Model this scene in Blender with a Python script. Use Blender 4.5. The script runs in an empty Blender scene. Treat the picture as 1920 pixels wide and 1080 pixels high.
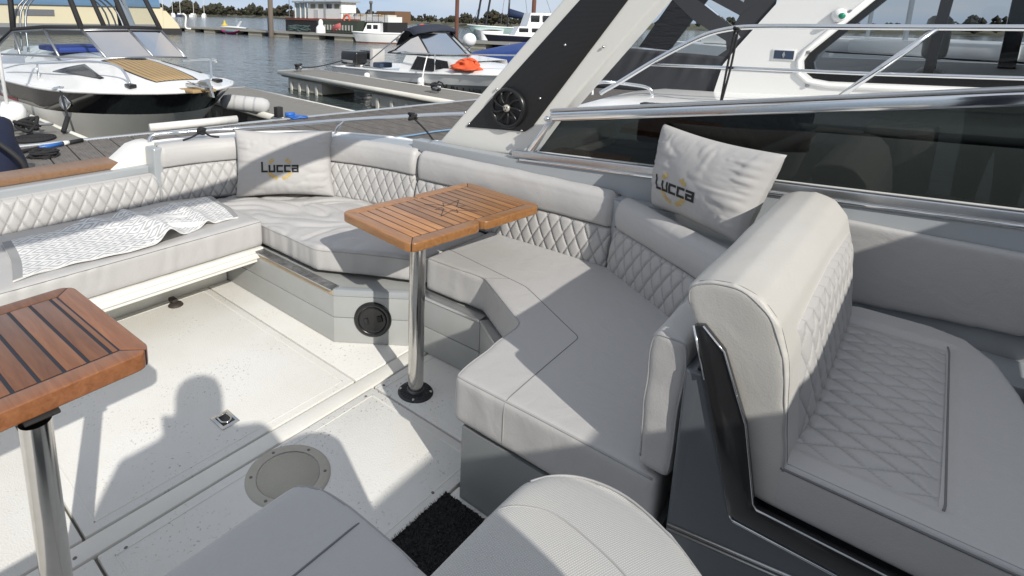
import bpy, bmesh, math, random
import numpy as np
from mathutils import Vector, Matrix, noise
from mathutils.bvhtree import BVHTree
random.seed(7); np.random.seed(7)
PI = math.pi
scene = bpy.context.scene
COL = scene.collection

# ------------------------------------------------------------------ camera
def make_camera():
    az, pitch, roll = math.radians(41.879), math.radians(11.97), math.radians(1.04)
    fh = Vector((math.cos(az), math.sin(az), 0)); r0 = Vector((math.sin(az), -math.cos(az), 0)); up = Vector((0, 0, 1))
    f = fh*math.cos(pitch) - up*math.sin(pitch); u0 = fh*math.sin(pitch) + up*math.cos(pitch)
    r = r0*math.cos(roll) + u0*math.sin(roll); u = -r0*math.sin(roll) + u0*math.cos(roll)
    cam = bpy.data.cameras.new('camera'); o = bpy.data.objects.new('camera', cam); COL.objects.link(o)
    m = Matrix.Identity(4)
    for i in range(3):
        m[i][0] = r[i]; m[i][1] = u[i]; m[i][2] = -f[i]
    m[0][3], m[1][3], m[2][3] = 0, 0, 1.5
    o.matrix_world = m
    cam.sensor_width = 36; cam.sensor_fit = 'HORIZONTAL'
    cam.lens = 36*1090/1920; cam.shift_x = 160/1920; cam.shift_y = -275/1920
    cam.clip_start = 0.02; cam.clip_end = 6000
    scene.camera = o
make_camera()

# ------------------------------------------------------------------ world, sun, exposure
SUN_AZ, SUN_EL = math.radians(68), math.radians(34)      # direction shadows fall (in plan), elevation
def make_world():
    w = bpy.data.worlds.new('World'); scene.world = w; w.use_nodes = True
    nt = w.node_tree; N = nt.nodes; L = nt.links
    for n in list(N): N.remove(n)
    out = N.new('ShaderNodeOutputWorld'); bg = N.new('ShaderNodeBackground'); sky = N.new('ShaderNodeTexSky')
    sky.sky_type = 'NISHITA'; sky.sun_disc = False
    sky.sun_elevation = SUN_EL
    # sun stands opposite to where shadows fall; Blender's sun_rotation is measured clockwise from +Y
    sx, sy = -math.cos(SUN_AZ), -math.sin(SUN_AZ)
    sky.sun_rotation = math.atan2(sx, sy)
    sky.air_density = 1.0; sky.dust_density = 0.1; sky.ozone_density = 1.0
    tc = N.new('ShaderNodeTexCoord'); mp = N.new('ShaderNodeMapping'); mp.inputs['Scale'].default_value = (1, 1, 5.0); mp.inputs['Location'].default_value = (4.3, 1.7, .4)
    nz = N.new('ShaderNodeTexNoise'); nz.inputs['Scale'].default_value = 2.3; nz.inputs['Detail'].default_value = 8; nz.inputs['Roughness'].default_value = .55
    rp = N.new('ShaderNodeValToRGB'); rp.color_ramp.elements[0].position = .36; rp.color_ramp.elements[1].position = .62
    mx = N.new('ShaderNodeMixRGB'); mx.inputs[0].default_value = .82
    cl = N.new('ShaderNodeMixRGB'); cl.inputs[1].default_value = (2.7, 3.9, 5.6, 1); cl.inputs[2].default_value = (6.9, 6.4, 5.9, 1)
    L.new(tc.outputs['Generated'], mp.inputs[0]); L.new(mp.outputs[0], nz.inputs[0]); L.new(nz.outputs[0], rp.inputs[0])
    L.new(rp.outputs[0], cl.inputs[0]); L.new(cl.outputs[0], mx.inputs[2]); L.new(sky.outputs[0], mx.inputs[1])
    # lilac-blue haze bank that rings the horizon, as in the photograph
    sp = N.new('ShaderNodeSeparateXYZ'); L.new(tc.outputs['Generated'], sp.inputs[0])
    mr = N.new('ShaderNodeMapRange'); mr.inputs[1].default_value = .004; mr.inputs[2].default_value = .09; mr.inputs[3].default_value = .72; mr.inputs[4].default_value = 0; L.new(sp.outputs[2], mr.inputs[0])
    hz = N.new('ShaderNodeMixRGB'); hz.inputs[2].default_value = (3.3, 4.5, 6.3, 1); L.new(mr.outputs[0], hz.inputs[0]); L.new(mx.outputs[0], hz.inputs[1])
    L.new(hz.outputs[0], bg.inputs[0]); bg.inputs[1].default_value = .118
    L.new(bg.outputs[0], out.inputs[0])
    s = bpy.data.lights.new('sun', 'SUN'); so = bpy.data.objects.new('sun', s); COL.objects.link(so)
    s.energy = 4.0; s.angle = math.radians(.55); s.color = (1, .955, .88)
    d = Vector((math.cos(SUN_AZ)*math.cos(SUN_EL), math.sin(SUN_AZ)*math.cos(SUN_EL), -math.sin(SUN_EL)))
    so.rotation_euler = d.to_track_quat('-Z', 'Y').to_euler()
    so.location = (-4, -8, 8)
    v = scene.view_settings
    v.view_transform = 'Standard'; v.look = 'None'; v.gamma = 1; v.exposure = .14; v.use_curve_mapping = False
make_world()
scene.cycles.max_bounces = 8; scene.cycles.transparent_max_bounces = 16
try:
    scene.cycles.use_denoising = True
except Exception: pass

# ------------------------------------------------------------------ materials
MATS = {}
def new_mat(name):
    m = bpy.data.materials.new(name); m.use_nodes = True
    return m, m.node_tree.nodes, m.node_tree.links, m.node_tree.nodes['Principled BSDF']
def P(name, col, rough=.5, metal=0., var=None, bump=None, coat=0., spec=None, speck=None, stretch=None, trans=0., rvar=None):
    """var=(scale, amount[, colour]) mottles the colour, bump=(scale, strength), speck=(scale, threshold, colour)"""
    if name in MATS: return MATS[name]
    m, N, L, b = new_mat(name)
    b.inputs['Base Color'].default_value = (*col, 1); b.inputs['Roughness'].default_value = rough; b.inputs['Metallic'].default_value = metal
    if coat: b.inputs['Coat Weight'].default_value = coat; b.inputs['Coat Roughness'].default_value = .08
    if spec is not None: b.inputs['Specular IOR Level'].default_value = spec
    if trans: b.inputs['Transmission Weight'].default_value = trans
    tc = N.new('ShaderNodeTexCoord'); vec = tc.outputs['Object']
    if stretch:
        mp = N.new('ShaderNodeMapping'); mp.inputs['Scale'].default_value = stretch; L.new(vec, mp.inputs[0]); vec = mp.outputs[0]
    c = None
    if var:
        nz = N.new('ShaderNodeTexNoise'); nz.inputs['Scale'].default_value = var[0]; nz.inputs['Detail'].default_value = 6; nz.inputs['Roughness'].default_value = .6
        L.new(vec, nz.inputs[0])
        mr = N.new('ShaderNodeMapRange'); mr.inputs[1].default_value = .3; mr.inputs[2].default_value = .7
        L.new(nz.outputs[0], mr.inputs[0])
        mx = N.new('ShaderNodeMixRGB'); c2 = var[2] if len(var) > 2 else tuple(x*(1-var[1]) for x in col)
        c1 = col if len(var) > 2 else tuple(min(1, x*(1+var[1])) for x in col)
        mx.inputs[1].default_value = (*c1, 1); mx.inputs[2].default_value = (*c2, 1)
        if len(var) > 2:
            ml = N.new('ShaderNodeMath'); ml.operation = 'MULTIPLY'; ml.inputs[1].default_value = var[1]; L.new(mr.outputs[0], ml.inputs[0]); L.new(ml.outputs[0], mx.inputs[0])
        else: L.new(mr.outputs[0], mx.inputs[0])
        c = mx.outputs[0]
        if rvar:
            m2 = N.new('ShaderNodeMapRange'); m2.inputs[3].default_value = rough-rvar; m2.inputs[4].default_value = rough+rvar
            L.new(nz.outputs[0], m2.inputs[0]); L.new(m2.outputs[0], b.inputs['Roughness'])
    if speck:
        nz = N.new('ShaderNodeTexNoise'); nz.inputs['Scale'].default_value = speck[0]; nz.inputs['Detail'].default_value = 3
        L.new(tc.outputs['Object'], nz.inputs[0])
        rp = N.new('ShaderNodeMapRange'); rp.inputs[1].default_value = speck[1]; rp.inputs[2].default_value = speck[1]+.05
        L.new(nz.outputs[0], rp.inputs[0])
        # specks come in patches
        n2 = N.new('ShaderNodeTexNoise'); n2.inputs['Scale'].default_value = speck[0]*.045; L.new(tc.outputs['Object'], n2.inputs[0])
        r2 = N.new('ShaderNodeMapRange'); r2.inputs[1].default_value = .45; r2.inputs[2].default_value = .65; L.new(n2.outputs[0], r2.inputs[0])
        ml = N.new('ShaderNodeMath'); ml.operation = 'MULTIPLY'; L.new(rp.outputs[0], ml.inputs[0]); L.new(r2.outputs[0], ml.inputs[1])
        mx = N.new('ShaderNodeMixRGB'); L.new(ml.outputs[0], mx.inputs[0]); mx.inputs[2].default_value = (*speck[2], 1)
        if c: L.new(c, mx.inputs[1])
        else: mx.inputs[1].default_value = (*col, 1)
        c = mx.outputs[0]
    if c: L.new(c, b.inputs['Base Color'])
    if bump:
        nz = N.new('ShaderNodeTexNoise'); nz.inputs['Scale'].default_value = bump[0]; nz.inputs['Detail'].default_value = 4
        L.new(vec, nz.inputs[0])
        bp = N.new('ShaderNodeBump'); bp.inputs['Strength'].default_value = bump[1]; bp.inputs['Distance'].default_value = .01
        L.new(nz.outputs[0], bp.inputs['Height']); L.new(bp.outputs[0], b.inputs['Normal'])
    MATS[name] = m
    return m

VINYL = P('grey_vinyl', (.445, .435, .425), .5, var=(2.2, .2, (.39, .385, .38)), bump=(260, .12))
def undulate(m, scale, strength):
    N, L = m.node_tree.nodes, m.node_tree.links; b = N['Principled BSDF']; tc = N.new('ShaderNodeTexCoord'); nz = N.new('ShaderNodeTexNoise'); nz.inputs['Scale'].default_value = scale; nz.inputs['Detail'].default_value = 3; nz.inputs['Distortion'].default_value = .8
    L.new(tc.outputs['Object'], nz.inputs[0]); bp = N.new('ShaderNodeBump'); bp.inputs['Strength'].default_value = strength; bp.inputs['Distance'].default_value = .02; L.new(nz.outputs[0], bp.inputs['Height'])
    old = b.inputs['Normal'].links[0].from_node if b.inputs['Normal'].links else None
    if old: L.new(bp.outputs[0], old.inputs['Normal'])
    else: L.new(bp.outputs[0], b.inputs['Normal'])
undulate(VINYL, 11, .16)
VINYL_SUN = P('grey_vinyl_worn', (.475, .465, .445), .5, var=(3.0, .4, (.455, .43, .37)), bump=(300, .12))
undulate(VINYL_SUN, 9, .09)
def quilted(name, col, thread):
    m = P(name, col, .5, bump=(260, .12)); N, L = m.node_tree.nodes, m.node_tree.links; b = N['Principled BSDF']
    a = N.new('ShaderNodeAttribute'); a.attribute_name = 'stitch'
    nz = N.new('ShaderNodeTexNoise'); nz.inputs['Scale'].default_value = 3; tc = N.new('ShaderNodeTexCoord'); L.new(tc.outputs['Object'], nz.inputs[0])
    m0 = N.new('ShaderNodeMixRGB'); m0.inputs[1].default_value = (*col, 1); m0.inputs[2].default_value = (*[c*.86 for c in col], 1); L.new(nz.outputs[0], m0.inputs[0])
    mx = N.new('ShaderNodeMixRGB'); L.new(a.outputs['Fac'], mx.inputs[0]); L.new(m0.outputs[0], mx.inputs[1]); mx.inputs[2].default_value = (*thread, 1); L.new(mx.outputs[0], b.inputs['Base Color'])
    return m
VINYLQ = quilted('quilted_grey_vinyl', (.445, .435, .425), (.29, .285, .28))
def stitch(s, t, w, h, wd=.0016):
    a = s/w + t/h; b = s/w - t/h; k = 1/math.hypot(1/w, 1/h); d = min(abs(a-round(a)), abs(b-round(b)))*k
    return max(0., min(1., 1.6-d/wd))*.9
SEAM = P('seam_thread', (.34, .335, .33), .7)
SEAMD = P('dark_seam', (.16, .16, .165), .8)
SILVER = P('silver_gelcoat', (.33, .35, .365), .28, var=(3, .25, (.29, .305, .32)), coat=.3)
SILVERD = P('silver_grey_panel', (.36, .37, .365), .38, var=(5, .5, (.29, .29, .27)), bump=(40, .03))
WHITE = P('white_gelcoat', (.78, .77, .73), .3, var=(2, .4, (.70, .69, .63)), coat=.3)
WHITEB = P('bright_white_gelcoat', (.82, .82, .81), .25, var=(1.5, .5, (.76, .76, .75)), coat=.4)
CREAM = P('cream_nonslip_floor', (.745, .74, .715), .55, var=(2.6, .75, (.675, .655, .60)), bump=(180, .25), speck=(80, .615, (.40, .38, .34)))
CREAMS = P('cream_floor_strip', (.77, .755, .71), .45, var=(4, .5, (.62, .60, .53)), bump=(120, .08))
STEEL = P('polished_steel', (.62, .60, .57), .16, 1., var=(30, .3, (.45, .43, .40)), rvar=.08)
CHROME = P('chrome', (.78, .79, .80), .09, 1.)
ALU = P('brushed_aluminium', (.60, .61, .62), .32, 1., var=(60, .4, (.48, .49, .5)))
BLACKP = P('black_plastic', (.012, .012, .013), .28)
BLACKM = P('black_rubber', (.02, .02, .021), .7)
BLACKG = P('gloss_black_plate', (.012, .012, .013), .22, coat=.5)
CONSOLE = P('graphite_console', (.10, .111, .122), .33, var=(6, .3, (.082, .091, .10)), coat=.25)
DARK = P('dark_recess', (.02, .02, .022), .8)
GOLD = P('gold_thread', (.50, .36, .13), .6)
INKB = P('black_thread', (.010, .010, .011), .65)
CAULK = P('black_caulk', (.012, .014, .022), .5)

def teak(name, base, dark, gloss):
    m, N, L, b = new_mat(name)
    tc = N.new('ShaderNodeTexCoord'); oi = N.new('ShaderNodeObjectInfo')
    mp = N.new('ShaderNodeMapping'); mp.inputs['Scale'].default_value = (60, 5, 60); L.new(tc.outputs['Object'], mp.inputs[0])
    ad = N.new('ShaderNodeVectorMath'); ad.operation = 'ADD'
    cb = N.new('ShaderNodeCombineXYZ'); m7 = N.new('ShaderNodeMath'); m7.operation = 'MULTIPLY'; m7.inputs[1].default_value = 37
    L.new(oi.outputs['Random'], m7.inputs[0]); L.new(m7.outputs[0], cb.inputs[0]); L.new(m7.outputs[0], cb.inputs[1])
    L.new(mp.outputs[0], ad.inputs[0]); L.new(cb.outputs[0], ad.inputs[1])
    nz = N.new('ShaderNodeTexNoise'); nz.inputs['Scale'].default_value = 1.0; nz.inputs['Detail'].default_value = 8; nz.inputs['Roughness'].default_value = .65; nz.inputs['Distortion'].default_value = .6
    L.new(ad.outputs[0], nz.inputs[0])
    mr = N.new('ShaderNodeMapRange'); mr.inputs[1].default_value = .3; mr.inputs[2].default_value = .72; L.new(nz.outputs[0], mr.inputs[0])
    mx = N.new('ShaderNodeMixRGB'); mx.inputs[1].default_value = (*base, 1); mx.inputs[2].default_value = (*dark, 1); L.new(mr.outputs[0], mx.inputs[0])
    hv = N.new('ShaderNodeHueSaturation'); mv = N.new('ShaderNodeMapRange'); mv.inputs[3].default_value = .62; mv.inputs[4].default_value = 1.26
    L.new(oi.outputs['Random'], mv.inputs[0]); L.new(mv.outputs[0], hv.inputs['Value']); L.new(mx.outputs[0], hv.inputs['Color'])
    L.new(hv.outputs[0], b.inputs['Base Color'])
    b.inputs['Roughness'].default_value = gloss; b.inputs['Coat Weight'].default_value = .35; b.inputs['Coat Roughness'].default_value = .18
    bp = N.new('ShaderNodeBump'); bp.inputs['Strength'].default_value = .08; bp.inputs['Distance'].default_value = .004; L.new(nz.outputs[0], bp.inputs['Height']); L.new(bp.outputs[0], b.inputs['Normal'])
    MATS[name] = m
    return m
TEAK = teak('varnished_teak', (.47, .225, .078), (.29, .118, .034), .38)
TEAK2 = teak('red_brown_teak', (.28, .118, .050), (.165, .060, .023), .40)
TEAKCAP = teak('bare_teak_capping', (.30, .165, .085), (.22, .115, .055), .6)

def mesh_fabric():
    """coarse woven mesh of the helm chair"""
    m, N, L, b = new_mat('woven_mesh_fabric')
    tc = N.new('ShaderNodeTexCoord'); mp = N.new('ShaderNodeMapping'); mp.inputs['Rotation'].default_value = (0, 0, .3); mp.inputs['Scale'].default_value = (1, 1, 1)
    L.new(tc.outputs['Object'], mp.inputs[0])
    outs = []
    for dr in ('X', 'Y'):
        w = N.new('ShaderNodeTexWave'); w.wave_type = 'BANDS'; w.bands_direction = dr; w.inputs['Scale'].default_value = 105 if dr == 'X' else 130
        w.inputs['Distortion'].default_value = .3; w.inputs['Detail'].default_value = 1
        L.new(mp.outputs[0], w.inputs[0]); outs.append(w.outputs[1])
    mu = N.new('ShaderNodeMath'); mu.operation = 'MULTIPLY'; L.new(outs[0], mu.inputs[0]); L.new(outs[1], mu.inputs[1])
    mx = N.new('ShaderNodeMixRGB'); mx.inputs[1].default_value = (.42, .415, .40, 1); mx.inputs[2].default_value = (.56, .55, .52, 1); L.new(mu.outputs[0], mx.inputs[0])
    nz = N.new('ShaderNodeTexNoise'); nz.inputs['Scale'].default_value = 7; L.new(tc.outputs['Object'], nz.inputs[0])
    mr = N.new('ShaderNodeMapRange'); mr.inputs[1].default_value = .5; mr.inputs[2].default_value = .75; mr.inputs[4].default_value = .35; L.new(nz.outputs[0], mr.inputs[0])
    m2 = N.new('ShaderNodeMixRGB'); m2.inputs[2].default_value = (.52, .49, .40, 1); L.new(mr.outputs[0], m2.inputs[0]); L.new(mx.outputs[0], m2.inputs[1])
    L.new(m2.outputs[0], b.inputs['Base Color']); b.inputs['Roughness'].default_value = .6
    bp = N.new('ShaderNodeBump'); bp.inputs['Strength'].default_value = .4; bp.inputs['Distance'].default_value = .0012; L.new(mu.outputs[0], bp.inputs['Height']); L.new(bp.outputs[0], b.inputs['Normal'])
    return m
MESHFAB = mesh_fabric()

def blanket_mat():
    """off-white weave with nested grey diamonds, u along the blanket"""
    m, N, L, b = new_mat('diamond_weave')
    uv = N.new('ShaderNodeUVMap'); sep = N.new('ShaderNodeSeparateXYZ'); L.new(uv.outputs[0], sep.inputs[0])
    def mth(op, a, bb=None):
        n = N.new('ShaderNodeMath'); n.operation = op
        for i, v in enumerate((a, bb)):
            if v is None: continue
            if isinstance(v, (int, float)): n.inputs[i].default_value = v
            else: L.new(v, n.inputs[i])
        return n.outputs[0]
    nz = N.new('ShaderNodeTexNoise'); nz.inputs['Scale'].default_value = 22; L.new(uv.outputs[0], nz.inputs[0])
    wob = mth('MULTIPLY', mth('SUBTRACT', nz.outputs[0], .5), .02)
    u = mth('MULTIPLY', mth('ADD', sep.outputs[0], wob), 9.0); v = mth('MULTIPLY', mth('ADD', sep.outputs[1], wob), 6.0)
    a = mth('ABSOLUTE', mth('SUBTRACT', mth('FRACT', u), .5)); c = mth('ABSOLUTE', mth('SUBTRACT', mth('FRACT', v), .5))
    s = mth('FRACT', mth('MULTIPLY', mth('ADD', a, c), 3.0))
    line = mth('LESS_THAN', s, .42)
    fade = mth('ADD', mth('MULTIPLY', nz.outputs[0], .4), .55)
    fac = mth('MULTIPLY', line, fade)
    mx = N.new('ShaderNodeMixRGB'); mx.inputs[1].default_value = (.76, .75, .73, 1); mx.inputs[2].default_value = (.34, .35, .37, 1); L.new(fac, mx.inputs[0])
    edge = mth('ADD', mth('LESS_THAN', sep.outputs[0], .035), mth('GREATER_THAN', sep.outputs[0], .975))
    m2 = N.new('ShaderNodeMixRGB'); m2.inputs[2].default_value = (.30, .30, .30, 1); L.new(edge, m2.inputs[0]); L.new(mx.outputs[0], m2.inputs[1])
    L.new(m2.outputs[0], b.inputs['Base Color']); b.inputs['Roughness'].default_value = .9
    w = N.new('ShaderNodeTexWave'); w.inputs['Scale'].default_value = 120; L.new(uv.outputs[0], w.inputs[0])
    bp = N.new('ShaderNodeBump'); bp.inputs['Strength'].default_value = .4; bp.inputs['Distance'].default_value = .002; L.new(w.outputs[1], bp.inputs['Height']); L.new(bp.outputs[0], b.inputs['Normal'])
    return m
BLANKET = blanket_mat()

def glass_mat(name, tint, refl_rough=.02, ior=1.5):
    """tinted pane: part see-through, part mirror by Fresnel"""
    m, N, L, b = new_mat(name); N.remove(b); out = N['Material Output']
    t = N.new('ShaderNodeBsdfTransparent'); t.inputs[0].default_value = (*tint, 1)
    g = N.new('ShaderNodeBsdfGlossy'); g.inputs['Roughness'].default_value = refl_rough
    f = N.new('ShaderNodeFresnel'); f.inputs[0].default_value = ior
    mx = N.new('ShaderNodeMixShader'); L.new(f.outputs[0], mx.inputs[0]); L.new(t.outputs[0], mx.inputs[1]); L.new(g.outputs[0], mx.inputs[2])
    L.new(mx.outputs[0], out.inputs[0])
    return m
SMOKED = glass_mat('smoked_glass', (.17, .188, .186))
SMOKEDW = glass_mat('smoked_windscreen_glass', (.10, .11, .115))  # tint kept dark so the added windscreen casts shade
TINTED = glass_mat('tinted_cabin_glass', (.72, .74, .75), .02, 1.35)
CLEARV = glass_mat('clear_vinyl', (.86, .88, .88), .10, 1.2)
CLEARG = glass_mat('clear_glass', (.84, .89, .88), .02, 1.3)

# ------------------------------------------------------------------ helpers
def Lnk(o, parent=None):
    COL.objects.link(o)
    if parent is not None:
        o.parent = parent; o.matrix_parent_inverse = Matrix.LocRotScale(parent.location, parent.rotation_euler, None).inverted()
    return o
def tag(o, label, cat, group=None):
    o['label'] = label; o['category'] = cat
    if group: o['group'] = group
    return o
def thing(name, label, cat, loc=(0, 0, 0), group=None):
    o = bpy.data.objects.new(name, None); o.location = loc; o.empty_display_size = .05; COL.objects.link(o)
    return tag(o, label, cat, group)
def mobj(name, me, mat, parent=None, smooth=True):
    if smooth and len(me.polygons): me.polygons.foreach_set('use_smooth', [True]*len(me.polygons))
    if mat is not None:
        me.materials.clear(); me.materials.append(mat)
    o = bpy.data.objects.new(name, me)
    return Lnk(o, parent)
def obj(name, bm, mat, parent=None, smooth=False, bevel=0, seg=2):
    if bevel:
        bmesh.ops.remove_doubles(bm, verts=bm.verts, dist=1e-5)
        es = [e for e in bm.edges if len(e.link_faces) == 2 and e.calc_face_angle(0) > .5]
        bmesh.ops.bevel(bm, geom=es, offset=bevel, segments=seg, affect='EDGES', profile=.6)
    bmesh.ops.recalc_face_normals(bm, faces=bm.faces)
    me = bpy.data.meshes.new(name); bm.to_mesh(me); bm.free()
    o = mobj(name, me, mat, parent, smooth)
    if bevel and not smooth:
        me.polygons.foreach_set('use_smooth', [True]*len(me.polygons))
        try: me.set_sharp_from_angle(angle=math.radians(40))
        except Exception: pass
    return o
def struct(o, kind='structure'):
    o['kind'] = kind; return o
def NB(): return bmesh.new()
def box(bm, x0, x1, y0, y1, z0, z1, M=None):
    vs = [bm.verts.new(Vector(p) if M is None else M @ Vector(p)) for p in
          ((x0,y0,z0),(x1,y0,z0),(x1,y1,z0),(x0,y1,z0),(x0,y0,z1),(x1,y0,z1),(x1,y1,z1),(x0,y1,z1))]
    for f in ((0,3,2,1),(4,5,6,7),(0,1,5,4),(1,2,6,5),(2,3,7,6),(3,0,4,7)): bm.faces.new([vs[i] for i in f])
    return bm
def prism(bm, poly, a0, a1, axis='z', M=None):
    """poly: 2-D points; axis the extrusion direction. x: (y,z), y: (x,z), z: (x,y)"""
    def mk(p, a):
        q = {'z': (p[0], p[1], a), 'x': (a, p[0], p[1]), 'y': (p[0], a, p[1])}[axis]
        return bm.verts.new(Vector(q) if M is None else M @ Vector(q))
    A = [mk(p, a0) for p in poly]; B = [mk(p, a1) for p in poly]; n = len(poly)
    bm.faces.new(A); bm.faces.new(B[::-1])
    for i in range(n): bm.faces.new((A[i], B[i], B[(i+1) % n], A[(i+1) % n]))
    return bm
def tube(bm, pts, r, seg=8, caps=True, taper=None):
    pts = [Vector(p) for p in pts]; n = len(pts); rings = []; ref = None
    for i, p in enumerate(pts):
        t = (pts[min(i+1, n-1)] - pts[max(i-1, 0)]).normalized()
        if ref is None:
            ref = t.orthogonal().normalized()
        else:
            ref = (ref - t*ref.dot(t))
            ref = ref.normalized() if ref.length > 1e-6 else t.orthogonal().normalized()
        b = t.cross(ref); rr = r if taper is None else taper[i]
        rings.append([bm.verts.new(p + (ref*math.cos(2*PI*k/seg) + b*math.sin(2*PI*k/seg))*rr) for k in range(seg)])
    for i in range(n-1):
        for k in range(seg):
            bm.faces.new((rings[i][k], rings[i][(k+1) % seg], rings[i+1][(k+1) % seg], rings[i+1][k]))
    if caps:
        bm.faces.new(rings[0][::-1]); bm.faces.new(rings[-1])
    return bm
def lathe(bm, prof, center=(0,0,0), axis=(0,0,1), seg=32):
    """prof: (radius, height) pairs"""
    q = Vector((0,0,1)).rotation_difference(Vector(axis)); c = Vector(center); rings = []
    for r, h in prof:
        if r < 1e-6: rings.append([bm.verts.new(c + q @ Vector((0,0,h)))])
        else: rings.append([bm.verts.new(c + q @ Vector((r*math.cos(2*PI*k/seg), r*math.sin(2*PI*k/seg), h))) for k in range(seg)])
    for a, b in zip(rings, rings[1:]):
        for k in range(seg):
            k2 = (k+1) % seg
            if len(a) == 1 and len(b) == 1: continue
            if len(a) == 1: bm.faces.new((a[0], b[k2], b[k]))
            elif len(b) == 1: bm.faces.new((a[k], a[k2], b[0]))
            else: bm.faces.new((a[k], a[k2], b[k2], b[k]))
    return bm
def catmull(pts, n=8, closed=False):
    pts = [Vector(p) for p in pts]; out = []; m = len(pts)
    rng = range(m if closed else m-1)
    for i in rng:
        g = (lambda k: pts[k % m]) if closed else (lambda k: pts[max(0, min(m-1, k))])
        p0, p1, p2, p3 = g(i-1), g(i), g(i+1), g(i+2)
        for k in range(n):
            t = k/n
            out.append(.5*((2*p1) + (p2-p0)*t + (2*p0-5*p1+4*p2-p3)*t*t + (3*p1-p0-3*p2+p3)*t**3))
    if not closed: out.append(pts[-1])
    return out
def resample(pts, step):
    pts = [Vector(p) for p in pts]; out = [pts[0].copy()]; 
    L = [0]
    for a, b in zip(pts, pts[1:]): L.append(L[-1] + (b-a).length)
    n = max(2, int(round(L[-1]/step))); j = 0
    for i in range(1, n+1):
        s = L[-1]*i/n
        while j < len(pts)-2 and L[j+1] < s: j += 1
        d = L[j+1]-L[j]; out.append(pts[j].lerp(pts[j+1], (s-L[j])/d if d > 0 else 0))
    return out
def grid_mesh(name, nu, nv, fn, uv=False, skirt=None, attr=None):
    """surface fn(i/nu, j/nv) -> point; skirt=vector function adds a folded-back rim"""
    verts = []; faces = []
    for j in range(nv+1):
        for i in range(nu+1): verts.append(tuple(fn(i/nu, j/nv)))
    W = nu+1
    for j in range(nv):
        for i in range(nu): faces.append((j*W+i, j*W+i+1, (j+1)*W+i+1, (j+1)*W+i))
    if skirt:
        ring = [i for i in range(W)] + [j*W+nu for j in range(1, nv+1)] + [nv*W+i for i in range(nu-1, -1, -1)] + [j*W for j in range(nv-1, 0, -1)]
        base = len(verts)
        for k in ring:
            v = Vector(verts[k]); verts.append(tuple(v + skirt(k % W / nu, k // W / nv)))
        n = len(ring)
        for a in range(n): faces.append((ring[(a+1) % n], ring[a], base+a, base+(a+1) % n))
        faces.append(tuple(base+a for a in range(n)))
    me = bpy.data.meshes.new(name); me.from_pydata(verts, [], faces)
    if uv:
        ul = me.uv_layers.new(name='UVMap'); nvert = (nu+1)*(nv+1)
        for lp in me.loops:
            k = lp.vertex_index
            ul.data[lp.index].uv = ((k % W)/nu, (k // W)/nv) if k < nvert else (.5, .5)
    if attr:
        at = me.attributes.new('stitch', 'FLOAT', 'POINT'); vals = [attr(i/nu, j/nv) for j in range(nv+1) for i in range(nu+1)]
        vals += [0.0]*(len(me.vertices)-len(vals)); at.data.foreach_set('value', vals)
    me.update()
    return me
def soft(name, bm, mat, parent, voxel=.012, smooth=12, fn=None, factor=.5):
    """remesh a closed shape finely and relax it: upholstery with rounded edges; fn(co ndarray, normals) displaces it"""
    bmesh.ops.recalc_face_normals(bm, faces=bm.faces)
    me = bpy.data.meshes.new(name); bm.to_mesh(me); bm.free()
    o = bpy.data.objects.new('soft_tmp', me); COL.objects.link(o)
    r = o.modifiers.new('r', 'REMESH'); r.mode = 'VOXEL'; r.voxel_size = voxel
    s = o.modifiers.new('s', 'SMOOTH'); s.factor = factor; s.iterations = smooth
    dg = bpy.context.evaluated_depsgraph_get(); ev = o.evaluated_get(dg)
    m2 = bpy.data.meshes.new_from_object(ev)
    COL.objects.unlink(o); bpy.data.objects.remove(o)
    if fn:
        n = len(m2.vertices); co = np.empty(n*3); m2.vertices.foreach_get('co', co); co = co.reshape(-1, 3)
        no = np.empty(n*3); m2.vertices.foreach_get('normal', no); no = no.reshape(-1, 3)
        co = fn(co, no); m2.vertices.foreach_set('co', co.ravel()); m2.update()
    m2.name = name
    return mobj(name, m2, mat, parent, True)
def bvh_of(o):
    me = o.data; return BVHTree.FromPolygons([v.co.copy() for v in me.vertices], [tuple(p.vertices) for p in me.polygons])
def piping(name, target, pts, mat, parent, r=.0032, lift=.0, step=.012, closed=False, bvh=None):
    b = bvh or bvh_of(target); P2 = resample(pts, step); out = []
    for p in P2:
        q, n, i, d = b.find_nearest(p)
        out.append(q + n*lift)
    for _ in range(2):
        out = [out[0]] + [(out[i-1] + out[i]*2 + out[i+1])/4 for i in range(1, len(out)-1)] + [out[-1]]
    bm = NB(); tube(bm, out, r, 6)
    return obj(name, bm, mat, parent, True)
def fnoise(co, scale, seed=0):
    return np.array([noise.noise(Vector((c[0]*scale[0]+seed, c[1]*scale[1]+seed*.7, c[2]*scale[2]))) for c in co])
def diamond(s, t, w, h):
    a = s/w + t/h; b = s/w - t/h
    da = abs(a - round(a)); db = abs(b - round(b))
    pa = 4*da*(1-da); pb = 4*db*(1-db)
    d = min(da, db)
    return (1-math.exp(-d/.045))*.62 + .38*(max(pa, 0)*max(pb, 0))**.5
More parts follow.
